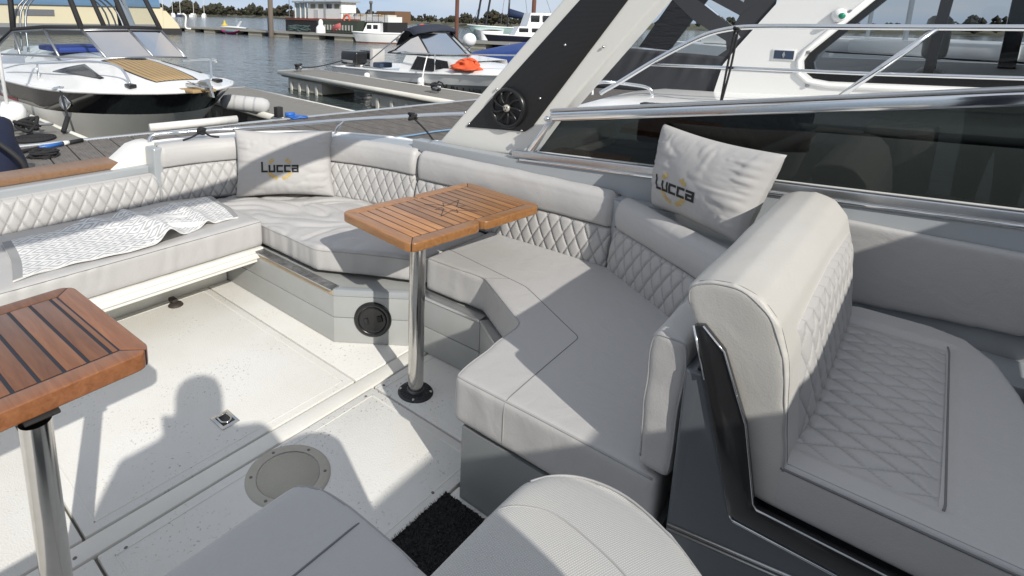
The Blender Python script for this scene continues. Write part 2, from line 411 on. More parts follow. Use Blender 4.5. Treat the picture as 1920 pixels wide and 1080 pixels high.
# ================================================================== OWN BOAT: floor
floor = struct(obj('cockpit_floor', box(NB(), -1.0, 2.4, -.9, 2.95, -.10, -.018), P('floor_joint_grime', (.30, .285, .25), .8, var=(20, .4, (.16, .15, .13))), None))
def floor_panel(x0, x1, y0, y1, m=CREAM, top=0., rim=True, name='floor_panel'):
    bm = NB(); box(bm, x0, x1, y0, y1, -.02, top)
    o = obj(name, bm, m, floor, bevel=.006, seg=2)
    if rim:   # narrow smooth border set into the non-slip
        bm = NB(); w = .012; i = .035
        for a, b, c, d in ((x0+i, x1-i, y0+i, y0+i+.0035), (x0+i, x1-i, y1-i-.0035, y1-i), (x0+i, x0+i+.0035, y0+i, y1-i), (x1-i-.0035, x1-i, y0+i, y1-i)):
            box(bm, a, b, c, d, top-.001, top+.0012)
        obj('nonslip_edge', bm, CREAMS, o)
    return o
g = .004
floor_panel(.40+g, 1.44-g, 1.672, 2.925)
floor_panel(1.44+g, 2.3, 1.672, 2.925, rim=False)
floor_panel(-1.0, .40-g, 1.672, 2.925, rim=False)
floor_panel(-1.0, 2.3, 1.592, 1.663, CREAMS, rim=False, name='floor_strip')
floor_panel(.40+g, 1.463-g, 1.00+g, 1.583)
floor_panel(1.463+g, 2.3, .80, 1.583)
floor_panel(-1.0, .40-g, .2, 1.583, rim=False)
floor_panel(.40+g, 1.30, -.9, 1.00-g, rim=False)
# screws in the floor
SCREW = P('dull_screw', (.16, .15, .14), .5, .6)
for x, y in ((.47, 1.55), (.33, 1.54), (1.40, 1.56), (1.43, 1.05), (1.50, 1.56), (1.49, 1.08), (.98, 1.57), (1.22, 1.04), (.36, 1.62)):
    obj('floor_screw', lathe(NB(), [(0, .002), (.0045, .002), (.006, .0)], (x, y, 0), seg=10), SCREW, floor)
# flush lifting ring
ring = thing('lifting_ring', 'small square stainless flush lifting ring set in the cream cockpit floor', 'lifting ring', (.94, 1.84, 0))
M = Matrix.Translation((.94, 1.84, 0))
bm = NB(); box(bm, -.036, .036, -.045, .045, 0, .004, M); obj('plate', bm, STEEL, ring, bevel=.0015)
bm = NB(); box(bm, -.024, .024, -.030, .030, .0042, .0050, M); obj('recess', bm, DARK, ring)
bm = NB(); tube(bm, [M @ Vector(p) for p in catmull([(-.018, .026, .007), (-.018, -.01, .007), (0, -.026, .008), (.018, -.01, .007), (.018, .026, .007)], 6)], .0035, 8); tube(bm, [M @ Vector((-.022, .027, .006)), M @ Vector((.022, .027, .006))], .004, 8)
obj('pull_ring', bm, STEEL, ring, True)
# round inspection plate in the floor
ip = thing('inspection_plate', 'round beige screw-down inspection plate in the floor beside the grey seat back', 'deck plate', (.945, 1.44, 0))
BEIGE = P('beige_plastic', (.44, .42, .36), .55, var=(14, .4, (.37, .35, .29)), bump=(150, .15))
bm = NB(); lathe(bm, [(.105, .0035), (.128, .004), (.139, .002), (.141, -.002)], (.945, 1.44, .0005), seg=56); obj('rim', bm, BEIGE, ip, True)
bm = NB(); lathe(bm, [(0, .003), (.101, .003), (.1035, .0)], (.945, 1.44, .0005), seg=56); obj('lid', bm, P('beige_ribbed', (.42, .40, .34), .6, var=(9, .4, (.36, .34, .28)), stretch=(1, 1, 1), bump=(220, .3)), ip, True)
for k in range(6):
    a = k*PI/3+.35; bm = NB(); lathe(bm, [(0, .0052), (.005, .005), (.006, .0035)], (.945+.121*math.cos(a), 1.44+.121*math.sin(a), .0005), seg=10); obj('screw', bm, SCREW, ip)
# black doormat
mat_o = thing('doormat', 'small black bristle doormat on the cream floor between the front seats', 'doormat', (1.11, .85, 0))
def matf(u, v):
    x = .978 + .262*u; y = .60 + .40*v
    r = random.random()
    return Vector((x + (random.random()-.5)*.004, y + (random.random()-.5)*.004, .012 + r*.007))
me = grid_mesh('pile', 70, 100, matf, skirt=lambda u, v: Vector((0, 0, -.011)))
mobj('pile', me, P('black_bristle', (.008, .008, .009), .9), mat_o, False)
bm = NB()
for k in range(2600):
    x, y = .978+.262*random.random(), .60+.40*random.random()
    if random.random() < .35:
        if random.random() < .5: x = .978 + (.262 if random.random() < .5 else 0)
        else: y = 1.0
    d = Vector((random.gauss(0, .5), random.gauss(0, .5), 1)).normalized()*.014; p = Vector((x, y, .01)); s = Vector((.0012, .0008, 0))
    a, b2, c = bm.verts.new(p-s), bm.verts.new(p+s), bm.verts.new(p+d)
    bm.faces.new((a, b2, c))
o = obj('bristles', bm, MATS['black_bristle'], mat_o); o['kind'] = 'stuff'
# drain under the bench
dr = thing('drain_bracket', 'small dark hinge bracket on the floor under the aft bench', 'bracket', (1.17, 2.62, 0))
bm = NB(); lathe(bm, [(0, .012), (.03, .012), (.038, .002), (.038, 0)], (1.22, 2.845, 0), seg=20); obj('foot', bm, P('rusty_steel', (.05, .04, .035), .6, .3), dr, True)
bm = NB(); box(bm, 1.205, 1.235, 2.845, 2.90, .008, .03); obj('lug', bm, MATS['rusty_steel'], dr, bevel=.006)

# ================================================================== seat base mouldings
base = thing('settee_plinth', 'silver grey moulded seat base with grooved panels round the table', 'seat plinth', (1.7, 1.9, 0))
BP = [(1.565, 2.80), (1.565, 1.968), (1.782, 1.690), (1.802, 1.300), (1.63, 1.05), (1.27, 1.03)]
bm = NB(); prism(bm, [(1.60, 2.96), (1.60, 1.985), (1.81, 1.705), (1.835, 1.29), (1.66, 1.075), (1.66, .94), (1.29, .94), (1.29, .37), (2.42, .37), (2.42, 2.5), (2.1, 2.96)], 0.002, .262)
obj('core', bm, SILVERD, base)
def wall_board(a, b, z0, z1, t=.03, m=SILVERD, name='board', bev=.002, parent=base):
    a, b = Vector((*a, 0)), Vector((*b, 0)); d = (b-a); L = d.length; d.normalize(); n = Vector((d.y, -d.x, 0))  # inward (cockpit) normal for aft->fwd walk is checked by caller
    Mx = Matrix(((d.x, n.x, 0, a.x), (d.y, n.y, 0, a.y), (0, 0, 1, 0), (0, 0, 0, 1)))
    bm = NB(); box(bm, 0, L, -t, 0, z0, z1, Mx)
    return obj(name, bm, m, parent, bevel=bev)
segs = [((1.565, 2.96), (1.565, 1.968)), ((1.565, 1.966), (1.782, 1.690)), ((1.797, 1.68), (1.802, 1.300)), ((1.802, 1.298), (1.64, 1.06))]
for k, (a, b) in enumerate(segs):
    wall_board(a, b, .003, .128); wall_board(a, b, .1315, .236 if k < 2 else .262)
    if k == 0:   # tan packer and dark rail under the corner cushion
        wall_board(a, b, .2375, .262, .035, P('bare_ply_edge', (.50, .40, .27), .7, var=(9, .5, (.36, .27, .17))), 'ply_edge')
        wall_board((a[0]-.012, a[1]), (b[0]-.012, b[1]), .2635, .275, .05, ALU, 'metal_rail')
        wall_board((a[0]-.020, a[1]), (b[0]-.020, b[1]), .2765, .281, .05, P('dirty_rail', (.10, .10, .10), .4, .6, var=(30, .6, (.4, .4, .4))), 'rail_track')
    elif k == 1: wall_board(a, b, .2375, .268, .035, SILVER, 'trim')
    else: wall_board((a[0]-.004, a[1]), (b[0]-.004, b[1]), .2635, .278, .05, ALU, 'metal_rail')
ENDP = P('shaded_grey_panel', (.20, .21, .21), .4)  # silver panel tone darkened, its shade mixed into the colour
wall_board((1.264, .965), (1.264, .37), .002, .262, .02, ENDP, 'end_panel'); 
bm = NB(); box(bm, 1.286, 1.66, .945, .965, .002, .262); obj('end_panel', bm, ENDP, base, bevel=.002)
# black screw-in hatch in the diagonal panel
n = Vector((-.787, -.617, 0)).normalized(); hc = Vector((1.6795, 1.821, .128)) + n*.001
ht = thing('screw_hatch', 'round black screw-in inspection hatch in the silver panel behind the table post', 'hatch', hc)
bm = NB(); lathe(bm, [(.066, .004), (.068, .009), (.080, .010), (.086, .006), (.088, 0)], hc, n, 48); obj('rim', bm, BLACKP, ht, True)
bm = NB(); lathe(bm, [(0, .006), (.055, .006), (.062, .009), (.065, .004)], hc, n, 48); obj('lid', bm, BLACKP, ht, True)
q = Vector((0, 0, 1)).rotation_difference(n)
for s in (-1, 1):
    bm = NB()
    Mx = Matrix.Translation(hc) @ q.to_matrix().to_4x4() @ Matrix.Rotation(.9, 4, 'Z')
    box(bm, -.014, .014, s*.032-.009, s*.032+.009, .006, .0075, Mx); obj('finger_recess', bm, DARK, ht, bevel=.003)
    bm = NB(); box(bm, -.016, .016, s*.032-.012, s*.032-.009, .006, .013, Mx); obj('finger_lip', bm, BLACKP, ht, bevel=.001)

# ================================================================== cushions
def wr(co, no, amp, scale, seed, top=None):
    k = fnoise(co, scale, seed)
    co = co + no*(k*amp)[:, None]
    return co
# side seat cushion (around the table)
c3 = thing('seat_cushion', 'large grey vinyl seat cushion with a cut-out for the table, half in shade', 'cushion', (1.8, 1.0, .27))
poly = [(1.852, 1.650), (2.345, 1.645), (2.345, 1.0), (2.10, .640), (2.08, .42), (1.255, .372), (1.250, .995), (1.655, 1.020), (1.862, 1.330)]
bm = NB(); prism(bm, poly, .274, .434)
def c3fn(co, no):
    up = np.clip(no[:, 2], 0, 1)
    co = co.copy(); co[:, 2] += up*(fnoise(co, (3, 3, 3), 2)*.004)
    side = 1-np.abs(no[:, 2]); co += no*(side*fnoise(co, (16, 16, 5), 5)*.0035)[:, None]
    return co
b3 = soft('cushion_body', bm, VINYL, c3, .0105, 10, c3fn); bv = bvh_of(b3)
topl = lambda pl, z: [(p[0], p[1], z) for p in pl]
piping('piping', b3, topl([(1.852, 1.650), (1.862, 1.330), (1.655, 1.020), (1.250, .995), (1.253, .80), (1.255, .385)], .437), SEAM, c3, .003, bvh=bv)
piping('seam', b3, topl([(2.0, 1.64), (1.915, 1.160), (1.715, .816), (1.253, .806)], .45), SEAMD, c3, .0016, bvh=bv)
piping('seam', b3, topl([(1.862, 1.33), (1.93, 1.25)], .45), SEAMD, c3, .0012, bvh=bv)
piping('seam', b3, [(1.25, .806, z) for z in (.43, .36, .28)], SEAM, c3, .002, bvh=bv)
# corner cushion, wrinkled
c2 = thing('seat_cushion', 'wrinkled grey vinyl corner seat cushion under the left pillow', 'cushion', (1.95, 2.3, .28))
bm = NB(); prism(bm, [(1.612, 2.66), (1.612, 2.150), (1.800, 1.835), (1.880, 1.668), (2.335, 1.66), (2.33, 2.2), (2.27, 2.62), (2.08, 2.95), (1.76, 3.18), (1.60, 3.20)], .284, .412)
def c2fn(co, no):
    co = co.copy(); up = np.clip(no[:, 2], 0, 1)
    d1 = Vector((.80, .6)); 
    u = co[:, 0]*.85 + co[:, 1]*.53; v = -co[:, 0]*.53 + co[:, 1]*.85
    w = np.array([noise.noise(Vector((a*9 + 2.2*noise.noise(Vector((a*3, b*3, 7))), b*4.5 + 1.5*noise.noise(Vector((a*4, b*2, 1))), 3.1))) for a, b in zip(u, v)])
    w2 = np.array([noise.noise(Vector((a*7, b*5, 9.1))) for a, b in zip(u, v)])
    mask = np.clip((co[:, 1]-1.85)/.35, 0, 1)
    co[:, 2] += up*mask*(-np.maximum(0, .30-np.abs(w))*.040 + w2*.016) + up*.004
    side = 1-np.abs(no[:, 2]); co += no*(side*(fnoise(co, (20, 20, 3), 8)*.007 + fnoise(co, (7, 7, 4), 3)*.006))[:, None]
    return co
b2 = soft('cushion_body', bm, VINYL, c2, .0105, 10, c2fn); bv = bvh_of(b2)
piping('piping', b2, topl([(1.612, 2.66), (1.612, 2.150), (1.800, 1.835), (1.875, 1.675)], .395), SEAM, c2, .003, bvh=bv)
# aft bench cushion
c1 = thing('bench_cushion', 'long grey vinyl bench cushion carrying the patterned throw', 'cushion', (.5, 2.9, .29))
bm = NB(); prism(bm, [(-1.0, 2.595), (1.602, 2.595), (1.602, 3.20), (1.38, 3.27), (-1.0, 3.36)], .292, .442)
def c1fn(co, no):
    co = co.copy(); up = np.clip(no[:, 2], 0, 1)
    co[:, 2] += up*fnoise(co, (4, 6, 3), 4)*.006
    fr = np.clip(-no[:, 1], 0, 1)
    co[:, 1] -= fr*(np.abs(fnoise(co, (14, 3, 3), 6))*.012 + fnoise(co, (4, 1, 3), 7)*.007)
    return co
b1 = soft('cushion_body', bm, VINYL, c1, .012, 10, c1fn); bv = bvh_of(b1)
piping('seam', b1, topl([(-.98, 2.595), (1.60, 2.595)], .43), SEAMD, c1, .0017, bvh=bv)
# white hinged bench board below
bb = thing('bench_board', 'white hinged board carrying the aft bench cushion above the floor', 'bench', (.3, 2.7, .24))
bm = NB(); box(bm, -1.0, 1.595, 2.585, 3.25, .268, .290); obj('board', bm, WHITE, bb, bevel=.004)
bm = NB(); box(bm, -1.0, 1.592, 2.578, 2.606, .238, .267); obj('front_lip', bm, WHITE, bb, bevel=.004)
bm = NB(); box(bm, -1.0, 1.56, 2.592, 2.62, .215, .2375); obj('lower_lip', bm, WHITE, bb, bevel=.004)
pl_ = struct(obj('bench_plinth', box(NB(), -1.0, 1.56, 2.93, 2.98, -.05, .2375), CREAMS))

# ------------------------------------------------------------------ backrests
def path_frames(path, step=.0042):
    pts = resample([Vector((*p, 0)) for p in path], step); n = len(pts); fr = []; s = 0
    for i, p in enumerate(pts):
        a = pts[max(0, i-4)]; b = pts[min(n-1, i+4)]; t = (b-a).normalized()
        if i: s += (p-pts[i-1]).length
        fr.append((p, Vector((t.y, -t.x, 0)), s))
    return fr
def backrest(label, path, z0, zq, z1, roll=True, lean=.03, phase=0., name='backrest_cushion', w=.064, h=.115, smooth_path=True):
    if smooth_path and len(path) > 2: path = [tuple(p[:2]) for p in catmull([(*p, 0) for p in path], 10)]
    mid = path[len(path)//2]
    th = thing(name, label, 'backrest', (mid[0], mid[1], z0))
    fr = path_frames(path); nu = len(fr)-1; nv = max(8, int((zq-z0)/.0045))
    def f(u, v):
        p, n, s = fr[int(round(u*nu))]; t = v*(zq-z0)
        edge = min(1, min(s, fr[-1][2]-s)/.02)
        d = diamond(s+phase, t, w, h)*.0125 * min(1, v*12) * min(1, (1-v)*12)
        bulge = .012*math.sin(PI*v)**.6 - .012*(1-edge)**2
        q = p + n*(d + bulge - lean*v); q.z = z0 + t
        return q
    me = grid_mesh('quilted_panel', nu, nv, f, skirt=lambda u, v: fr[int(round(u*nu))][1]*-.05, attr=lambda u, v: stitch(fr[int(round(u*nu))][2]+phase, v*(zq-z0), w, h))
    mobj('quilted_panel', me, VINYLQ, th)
    if roll:
        H = z1-zq; fs = fr[::3] + ([fr[-1]] if (len(fr)-1) % 3 else []); nu2 = len(fs)-1
        prof = []
        for k in range(25):
            a = k/24
            # up the front, round the top, down the back
            if a < .45: prof.append((.018 + .010*math.sin(PI*a/.45*.9) - lean*1.0, zq + .002 + H*.72*a/.45))
            else:
                b = (a-.45)/.55*PI*.75; prof.append((-.035 + .055*math.cos(b) - lean, zq + H*.72 + H*.28*math.sin(min(b, PI/2)) - (max(0, b-PI/2)*.05)))
        def fh(u, v):
            p, n, s = fs[int(round(u*nu2))]; pr = prof[int(round(v*24))]
            e = min(s, fs[-1][2]-s); k = 1-min(1, e/.028); sh = .022*k*k
            x, z = pr; x = x - sh*(1 if x > -.05 else -.3); z = z - sh*.7*max(0, (z-zq)/H)
            z += .0025*noise.noise(Vector((s*9, v*3, p.x*3))); x += .004*noise.noise(Vector((s*6, v*2, p.y*3)))
            q = p + n*x; q.z = z
            return q
        me = grid_mesh('head_roll', nu2, 24, fh, skirt=lambda u, v: fs[int(round(u*nu2))][1]*-.03 + Vector((0, 0, -.004)))
        mobj('head_roll', me, VINYL, th)
        bm = NB(); tube(bm, [p + n*(.011-lean) + Vector((0, 0, zq)) for p, n, s in fr[::4]], .0035, 6); obj('seam', bm, SEAMD, th, True)
    return th
backrest('low diamond-quilted grey backrest behind the patterned throw', [(-1.0, 3.385), (1.362, 3.262)], .425, .598, .6, roll=False, lean=.03)
backrest('grey backrest with head roll and quilting just left of the left pillow', [(1.372, 3.262), (1.62, 3.225), (1.83, 3.14), (2.03, 2.985)], .41, .632, .765)
backrest('sunlit curved grey corner backrest between the left pillow and the side seat', [(2.036, 2.978), (2.18, 2.77), (2.275, 2.50), (2.318, 2.175)], .40, .625, .772, phase=.02)
backrest('long grey side backrest with head roll behind the folding table', [(2.320, 2.165), (2.342, 1.6), (2.342, 1.015)], .415, .610, .768, phase=.03)
backrest('shaded grey angled backrest below the right pillow', [(2.338, 1.005), (2.13, .70), (1.93, .41)], .415, .622, .76, phase=.01, smooth_path=False)
# forward back cushion of the side seat
c6 = thing('side_bolster', 'narrow upright grey vinyl cushion at the forward end of the side seat', 'cushion', (1.6, .38, .44))
bm = NB(); prism(bm, [(.352, .450), (.425, .446), (.432, .62), (.425, .795), (.405, .812), (.345, .805), (.338, .74)], 1.262, 2.16, 'x')
b6 = soft('cushion_body', bm, VINYL, c6, .009, 7, lambda co, no: co + no*(fnoise(co, (6, 9, 14), 3)*.006)[:, None]); bv = bvh_of(b6)
piping('piping', b6, [(1.264, .428, .47), (1.264, .432, .62), (1.264, .424, .80), (1.264, .347, .803), (1.264, .34, .74), (1.264, .352, .46)], SEAM, c6, .0028, bvh=bv)

# ------------------------------------------------------------------ pillows with embroidered name
def pillow(label, BL, BR, TL, TR, thick, seed, tsize, tpos):
    BL, BR, TL, TR = map(Vector, (BL, BR, TL, TR)); ctr = (BL+BR)/2
    nrm = (BR-BL).cross(TL-BL).normalized()
    if nrm.dot(Vector((0, 0, 1.5))-ctr) < 0: nrm = -nrm
    th = thing('pillow', label, 'pillow', ctr)
    def base(u, v):   # u, v in 0..1
        uu = .5 + (u-.5)*(1 - .055*math.sin(PI*v)); vv = .5 + (v-.5)*(1 - .085*math.sin(PI*u))
        return BL.lerp(BR, uu).lerp(TL.lerp(TR, uu), vv)
    def hgt(u, v):
        a = max(0, 4*u*(1-u)); b = max(0, 4*v*(1-v))
        h = thick*(a*b)**.40
        e = 1-min(a, b)
        # creases that run in from the rim
        w = noise.noise(Vector((u*17+seed, v*2.2, seed)))*b**.5*(1-a*.0)*(abs(v-.5)*2)**1.6 + noise.noise(Vector((u*2.2, v*15, seed+4)))*(abs(u-.5)*2)**1.6
        w += .6*noise.noise(Vector((u*4+seed, v*4, 2)))
        return h + (w*.013 - .006*max(0, .25-abs(w))*4)*min(1, (a*b)*5)
    def surf(u, v, lift=0): return base(u, v) + nrm*(hgt(u, v)*.6 + lift)
    me = grid_mesh('pillow_front', 90, 64, lambda u, v: surf(u, v)); mobj('front_cover', me, PILLOWM, th)
    me = grid_mesh('pillow_back', 40, 30, lambda u, v: base(1-u, v) - nrm*hgt(1-u, v)*.5); mobj('back_cover', me, PILLOWM, th)
    W = (BR-BL).length; Hh = (TL-BL).length
    # lettering: strokes in letter units, then laid on the cover
    def stroke(bm, pl, wd):
        pl = [Vector((*p, 0)) for p in pl]
        for i, (a, b) in enumerate(zip(pl, pl[1:])):
            d = (b-a).normalized(); a2 = a - d*wd/2; b2 = b + d*wd/2; nn = Vector((-d.y, d.x, 0))*wd/2; k = 6
            prev = None
            for j in range(k+1):
                c = a2.lerp(b2, j/k); row = []
                for q in (c-nn, c+nn):
                    u = tpos[0] + q.x*tsize/W; v = tpos[1] + q.y*tsize/Hh
                    row.append(bm.verts.new(surf(u, v, .0016 + .00004*i)))
                if prev: bm.faces.new((prev[0], row[0], row[1], prev[1]))
                prev = row
    LET = [[(0, 1.0), (0, 0), (.52, 0)], [(.82, .66), (.82, 0), (1.36, 0), (1.36, .66)], [(2.2, .66), (1.68, .66), (1.68, 0), (2.2, 0)],
           [(3.04, .66), (2.52, .66), (2.52, 0), (3.04, 0)], [(3.36, .66), (3.90, .66), (3.90, 0), (3.36, 0), (3.36, .34), (3.90, .34)]]
    for pl in LET:
        bm = NB(); stroke(bm, [(x-1.95, y-.38 + .0*x) for x, y in pl], .21); obj('letter', bm, INKB, th)
    def leaf(cx, cy, ang, l=.40, wd=.12):
        bm = NB(); pts = []
        for k in range(7):
            t = k/6; y = wd*math.sin(PI*t)**.8; pts.append((t*l, y))
        out = [(x, y) for x, y in pts] + [(x, -y) for x, y in pts[-2:0:-1]]
        vs = []
        for x, y in out:
            X = cx + x*math.cos(ang) - y*math.sin(ang); Y = cy + x*math.sin(ang) + y*math.cos(ang)
            vs.append(bm.verts.new(surf(tpos[0] + X*tsize/W, tpos[1] + Y*tsize/Hh, .0013)))
        bm.faces.new(vs); obj('laurel_leaf', bm, GOLD, th)
    RX, RY = 1.25, 1.30
    for s in (-1, 1):
        for k in range(9):
            t = -PI/2 + s*(.16 + k*.27)
            if 4 <= k <= 5 and False: continue
            cx, cy = RX*math.cos(t), RY*math.sin(t)*.92 - .02
            if abs(cy) < .42: continue
            dirn = math.atan2(RY*math.cos(t)*s, -RX*math.sin(t)*s)
            leaf(cx, cy, dirn+.45); leaf(cx, cy, dirn-.45)
    return th
PILLOWM = P('pillow_canvas', (.44, .43, .42), .75, var=(3, .2, (.40, .39, .385)), bump=(500, .12))
pillow('grey scatter pillow with black lettering and gold laurel in the far corner of the seat', (1.741, 3.10, .418), (2.175, 2.705, .418), (1.790, 3.165, .822), (2.225, 2.775, .812), .19, 3.1, .056, (.475, .44))
pillow('grey scatter pillow with black lettering leaning on the smoked side window', (2.352, .838, .752), (2.135, .450, .752), (2.448, .862, 1.085), (2.182, .362, 1.080), .19, 8.7, .050, (.41, .32))

# ------------------------------------------------------------------ throw on the bench
def throwf(u, v):
    x = .50 + 1.02*u; y0, y1 = 2.64 + .05*u - .02*math.sin(u*3), 3.13 + .0*u
    y = y0 + (y1-y0)*v + .02*math.sin(u*9)*(1-v)
    z = .452
    r1 = math.exp(-((u-.62 + .10*v)/.045)**2)*.050*(1-.35*v); r2 = math.exp(-((u-.83+.05*v)/.03)**2)*.028*(1-.6*v); r3 = math.exp(-((u-.50+.3*(v-.5))/.06)**2)*.030*v**.7
    z += r1 + r2 + r3 + .006*max(0, noise.noise(Vector((u*7, v*4, 5)))) + .003*math.sin(u*22 + v*5)**2
    x += .01*math.sin(v*4)
    return Vector((x - .05*v*(1-u)*0 + .08*v, y, z))
tw = thing('throw', 'off-white throw with grey diamond weave lying rumpled on the aft bench', 'throw', (1.0, 2.9, .45))
me = grid_mesh('woven_cloth', 220, 90, throwf, uv=True, skirt=lambda u, v: Vector((0, 0, -.008)))
mobj('woven_cloth', me, BLANKET, tw)

# ------------------------------------------------------------------ tables
def plank_table(label, cx, cy, rot, Lx, Wy, planks, mat, post, tops, star=False, fold=None, ztop=.68, th=.036, cw=.003):
    t = thing('folding_table' if fold else 'table', label, 'table', (post[0], post[1], 0))
    M = Matrix.Translation((cx, cy, 0)) @ Matrix.Rotation(rot, 4, 'Z')
    B = .056; r = .042
    halves = [(-Lx/2, Lx/2)] if not fold else [(-Lx/2, fold-.002), (fold+.002, Lx/2)]
    for hi, (a, b) in enumerate(halves):
        # dark caulk core, rounded, slightly below the wood
        bm = NB(); box(bm, a+.012, b-.012, -Wy/2+.012, Wy/2-.012, ztop-th+.003, ztop-.0018, M); obj('caulk_bed', bm, CAULK, t)
        lo = -Lx/2 if True else a
        # border strips
        def strip(poly, nm='border_plank'):
            bm = NB(); prism(bm, poly, ztop-th, ztop, 'z', M)
            return obj(nm, bm, mat, t, bevel=.005, seg=3)
        g2 = .0014
        def corner(px, py, sx, sy, k=6):   # rounded outer corner points, going along +angle
            return [(px - sx*r + sx*r*math.cos(q), py - sy*r + sy*r*math.sin(q)) for q in [PI/2*j/k for j in range(k+1)]]
        ends = []
        for s in (-1, 1):
            c1 = corner(a, s*Wy/2, -1, s)[::-1]; c2 = corner(b, s*Wy/2, 1, s)
            # clip to long-side border: keep mitre at outer ends only
            if s == 1: o1, o2 = c1, c2
            out = []
            if a == -Lx/2: p = [q for q in c1 if True]; out += [(a+B, s*(Wy/2-B)), ] ; left = [(x, y) for x, y in c1 if (x-a) + 0 >= (Wy/2-abs(y)) - 1e-6]; 
            else: left = c1; out += [(a, s*(Wy/2-B))]
            if b == Lx/2: right = [(x, y) for x, y in c2 if (b-x) >= (Wy/2-abs(y)) - 1e-6]; tail = [(b-B, s*(Wy/2-B))]
            else: right = c2; tail = [(b, s*(Wy/2-B))]
            lp = sorted(set(left), key=lambda q: q[0]); rp = sorted(set(right), key=lambda q: q[0])
            mx = r*(1-math.cos(PI/4))
            if a == -Lx/2: lp = [(a+mx+g2, s*(Wy/2-mx))] + [q for q in lp if q[0] > a+mx+1e-4]
            if b == Lx/2: rp = [q for q in rp if q[0] < b-mx-1e-4] + [(b-mx-g2, s*(Wy/2-mx))]
            poly = [out[0]] + lp + rp + tail
            strip(poly if s == 1 else poly[::-1])
        # end strips with mitres
        for e, sg in ((a, -1), (b, 1)):
            if abs(abs(e)-Lx/2) > 1e-6: continue
            mx = r*(1-math.cos(PI/4)); ix = e - sg*B
            arc = [(e - sg*r + sg*r*math.cos(q), Wy/2 - r + r*math.sin(q)) for q in [PI/4*j/4 for j in range(5)]]
            poly = [(ix, -(Wy/2-B-g2*2)), *[(x, -y) for x, y in arc[::-1]], *arc, (ix, Wy/2-B-g2*2)]
            strip(poly)
    # planks across the short side
    xs = planks
    for x0, x1 in zip(xs, xs[1:]):
        bm = NB(); box(bm, x0+cw, x1-cw, -Wy/2+B+cw, Wy/2-B-cw, ztop-.02, ztop-.0004, M)
        obj('plank', bm, mat, t, bevel=.0012)
    if star:
        bm = NB(); z = ztop+.0003; sx, sy = .03, -.01
        def inl(p, q, wd=.0032):
            p, q = Vector((*p, 0)), Vector((*q, 0)); d = (q-p).normalized(); nn = Vector((-d.y, d.x, 0))*wd/2
            bm.faces.new([bm.verts.new(M @ (Vector((sx, sy, z + .00002*random.random())) + v)) for v in (p-nn, q-nn, q+nn, p+nn)])
        R1, R2 = .125, .045
        for k in range(4):
            a = k*PI/2 + .5; tip = (R1*math.cos(a), R1*math.sin(a)); 
            for s in (-1, 1):
                inl((.032*math.cos(a+s*PI/4), .032*math.sin(a+s*PI/4)), tip, .0034)
            a2 = a + PI/4; t2 = (.075*math.cos(a2), .075*math.sin(a2))
            for s in (-1, 1): inl((.034*math.cos(a2+s*.5), .034*math.sin(a2+s*.5)), t2, .003)
        obj('compass_inlay', bm, CAULK, t)
    # post and foot
    px, py = post
    bm = NB(); lathe(bm, [(.0315, .008), (.0315, ztop-th)], (px, py, 0), seg=36); obj('post', bm, STEEL, t, True)
    bm = NB(); lathe(bm, [(.034, .001), (.034, .020), (.031, .022), (.031, .012)], (px, py, 0), seg=36); obj('collar', bm, P('dark_steel', (.12, .12, .125), .35, .8), t, True)
    bm = NB(); lathe(bm, [(.033, .010), (.050, .009), (.068, .006), (.073, .001), (.073, .0005)], (px, py, 0), seg=40)
    for k in range(28):
        a = 2*PI*k/28; box(bm, .040, .064, -.0012, .0012, .004, .0105, Matrix.Translation((px, py, 0)) @ Matrix.Rotation(a, 4, 'Z'))
    obj('foot', bm, P('ribbed_black_foot', (.022, .023, .026), .45), t, True)
    for k in range(4):
        a = k*PI/2+.6; obj('foot_screw', lathe(NB(), [(0, .012), (.005, .0115), (.006, .008)], (px+.062*math.cos(a), py+.062*math.sin(a), 0), seg=10), STEEL, t)
    bm = NB(); box(bm, px-.02, px+.05, py+.0, py+.09, ztop-th-.008, ztop-th-.0005); obj('mount_plate', bm, BLACKM, t, bevel=.003)
    return t
xs = [-.3825+.056 + k*(.765-.112)/15 for k in range(16)]
plank_table('folding teak table with compass inlay on a steel post beside the corner seat', 1.876, 1.574, math.radians(-7.2), .765, .478, xs, TEAK, (1.559, 1.434), None, star=True, fold=.005)
lx = .80; xs = [.480-.5*0, ]
xs = [.308-k*.0485 for k in range(0, 13)]
xs = [.344, .324] + [.324-.0515*k for k in range(1, 14)]
xs = sorted(x for x in xs if x > -.345); xs = [-.344] + xs
plank_table('dark red-brown slatted table on a steel post at the left edge', .116, 1.628, math.radians(2.2), lx, .535, xs, TEAK2, (.262, 1.357), None, th=.046, cw=.0042)
# ================================================================== console, companion seat
con = thing('seat_console', 'graphite grey moulded console under the companion seat with chrome trim', 'console', (1.6, 0, 0))
bm = NB(); prism(bm, [(.340, .002), (.340, .752), (.302, .752), (.300, .744), (.214, .452), (-.75, .452), (-.75, .002)], 1.250, 2.24, 'x'); obj('body', bm, CONSOLE, con, bevel=.008, seg=3)
bm = NB(); tube(bm, [(1.2495, .336, .345), (1.2495, -.6, .50)], .0045, 8); obj('lower_trim', bm, P('satin_steel', (.45, .46, .47), .28, 1.), con, True)
bm = NB(); tube(bm, [(1.2495, .336, .332), (1.2495, -.6, .487)], .003, 8); obj('lower_trim', bm, MATS['satin_steel'], con, True)
bm = NB(); tube(bm, [(1.2485, .296, .748), (1.2485, .212, .450), (1.2485, .206, .4435), (1.2485, -.6, .4435)], .0038, 8); obj('edge_trim', bm, CHROME, con, True)
bm = NB(); box(bm, 1.262, 1.285, .304, .318, .752, .758); obj('switch', bm, BLACKP, con, bevel=.002)
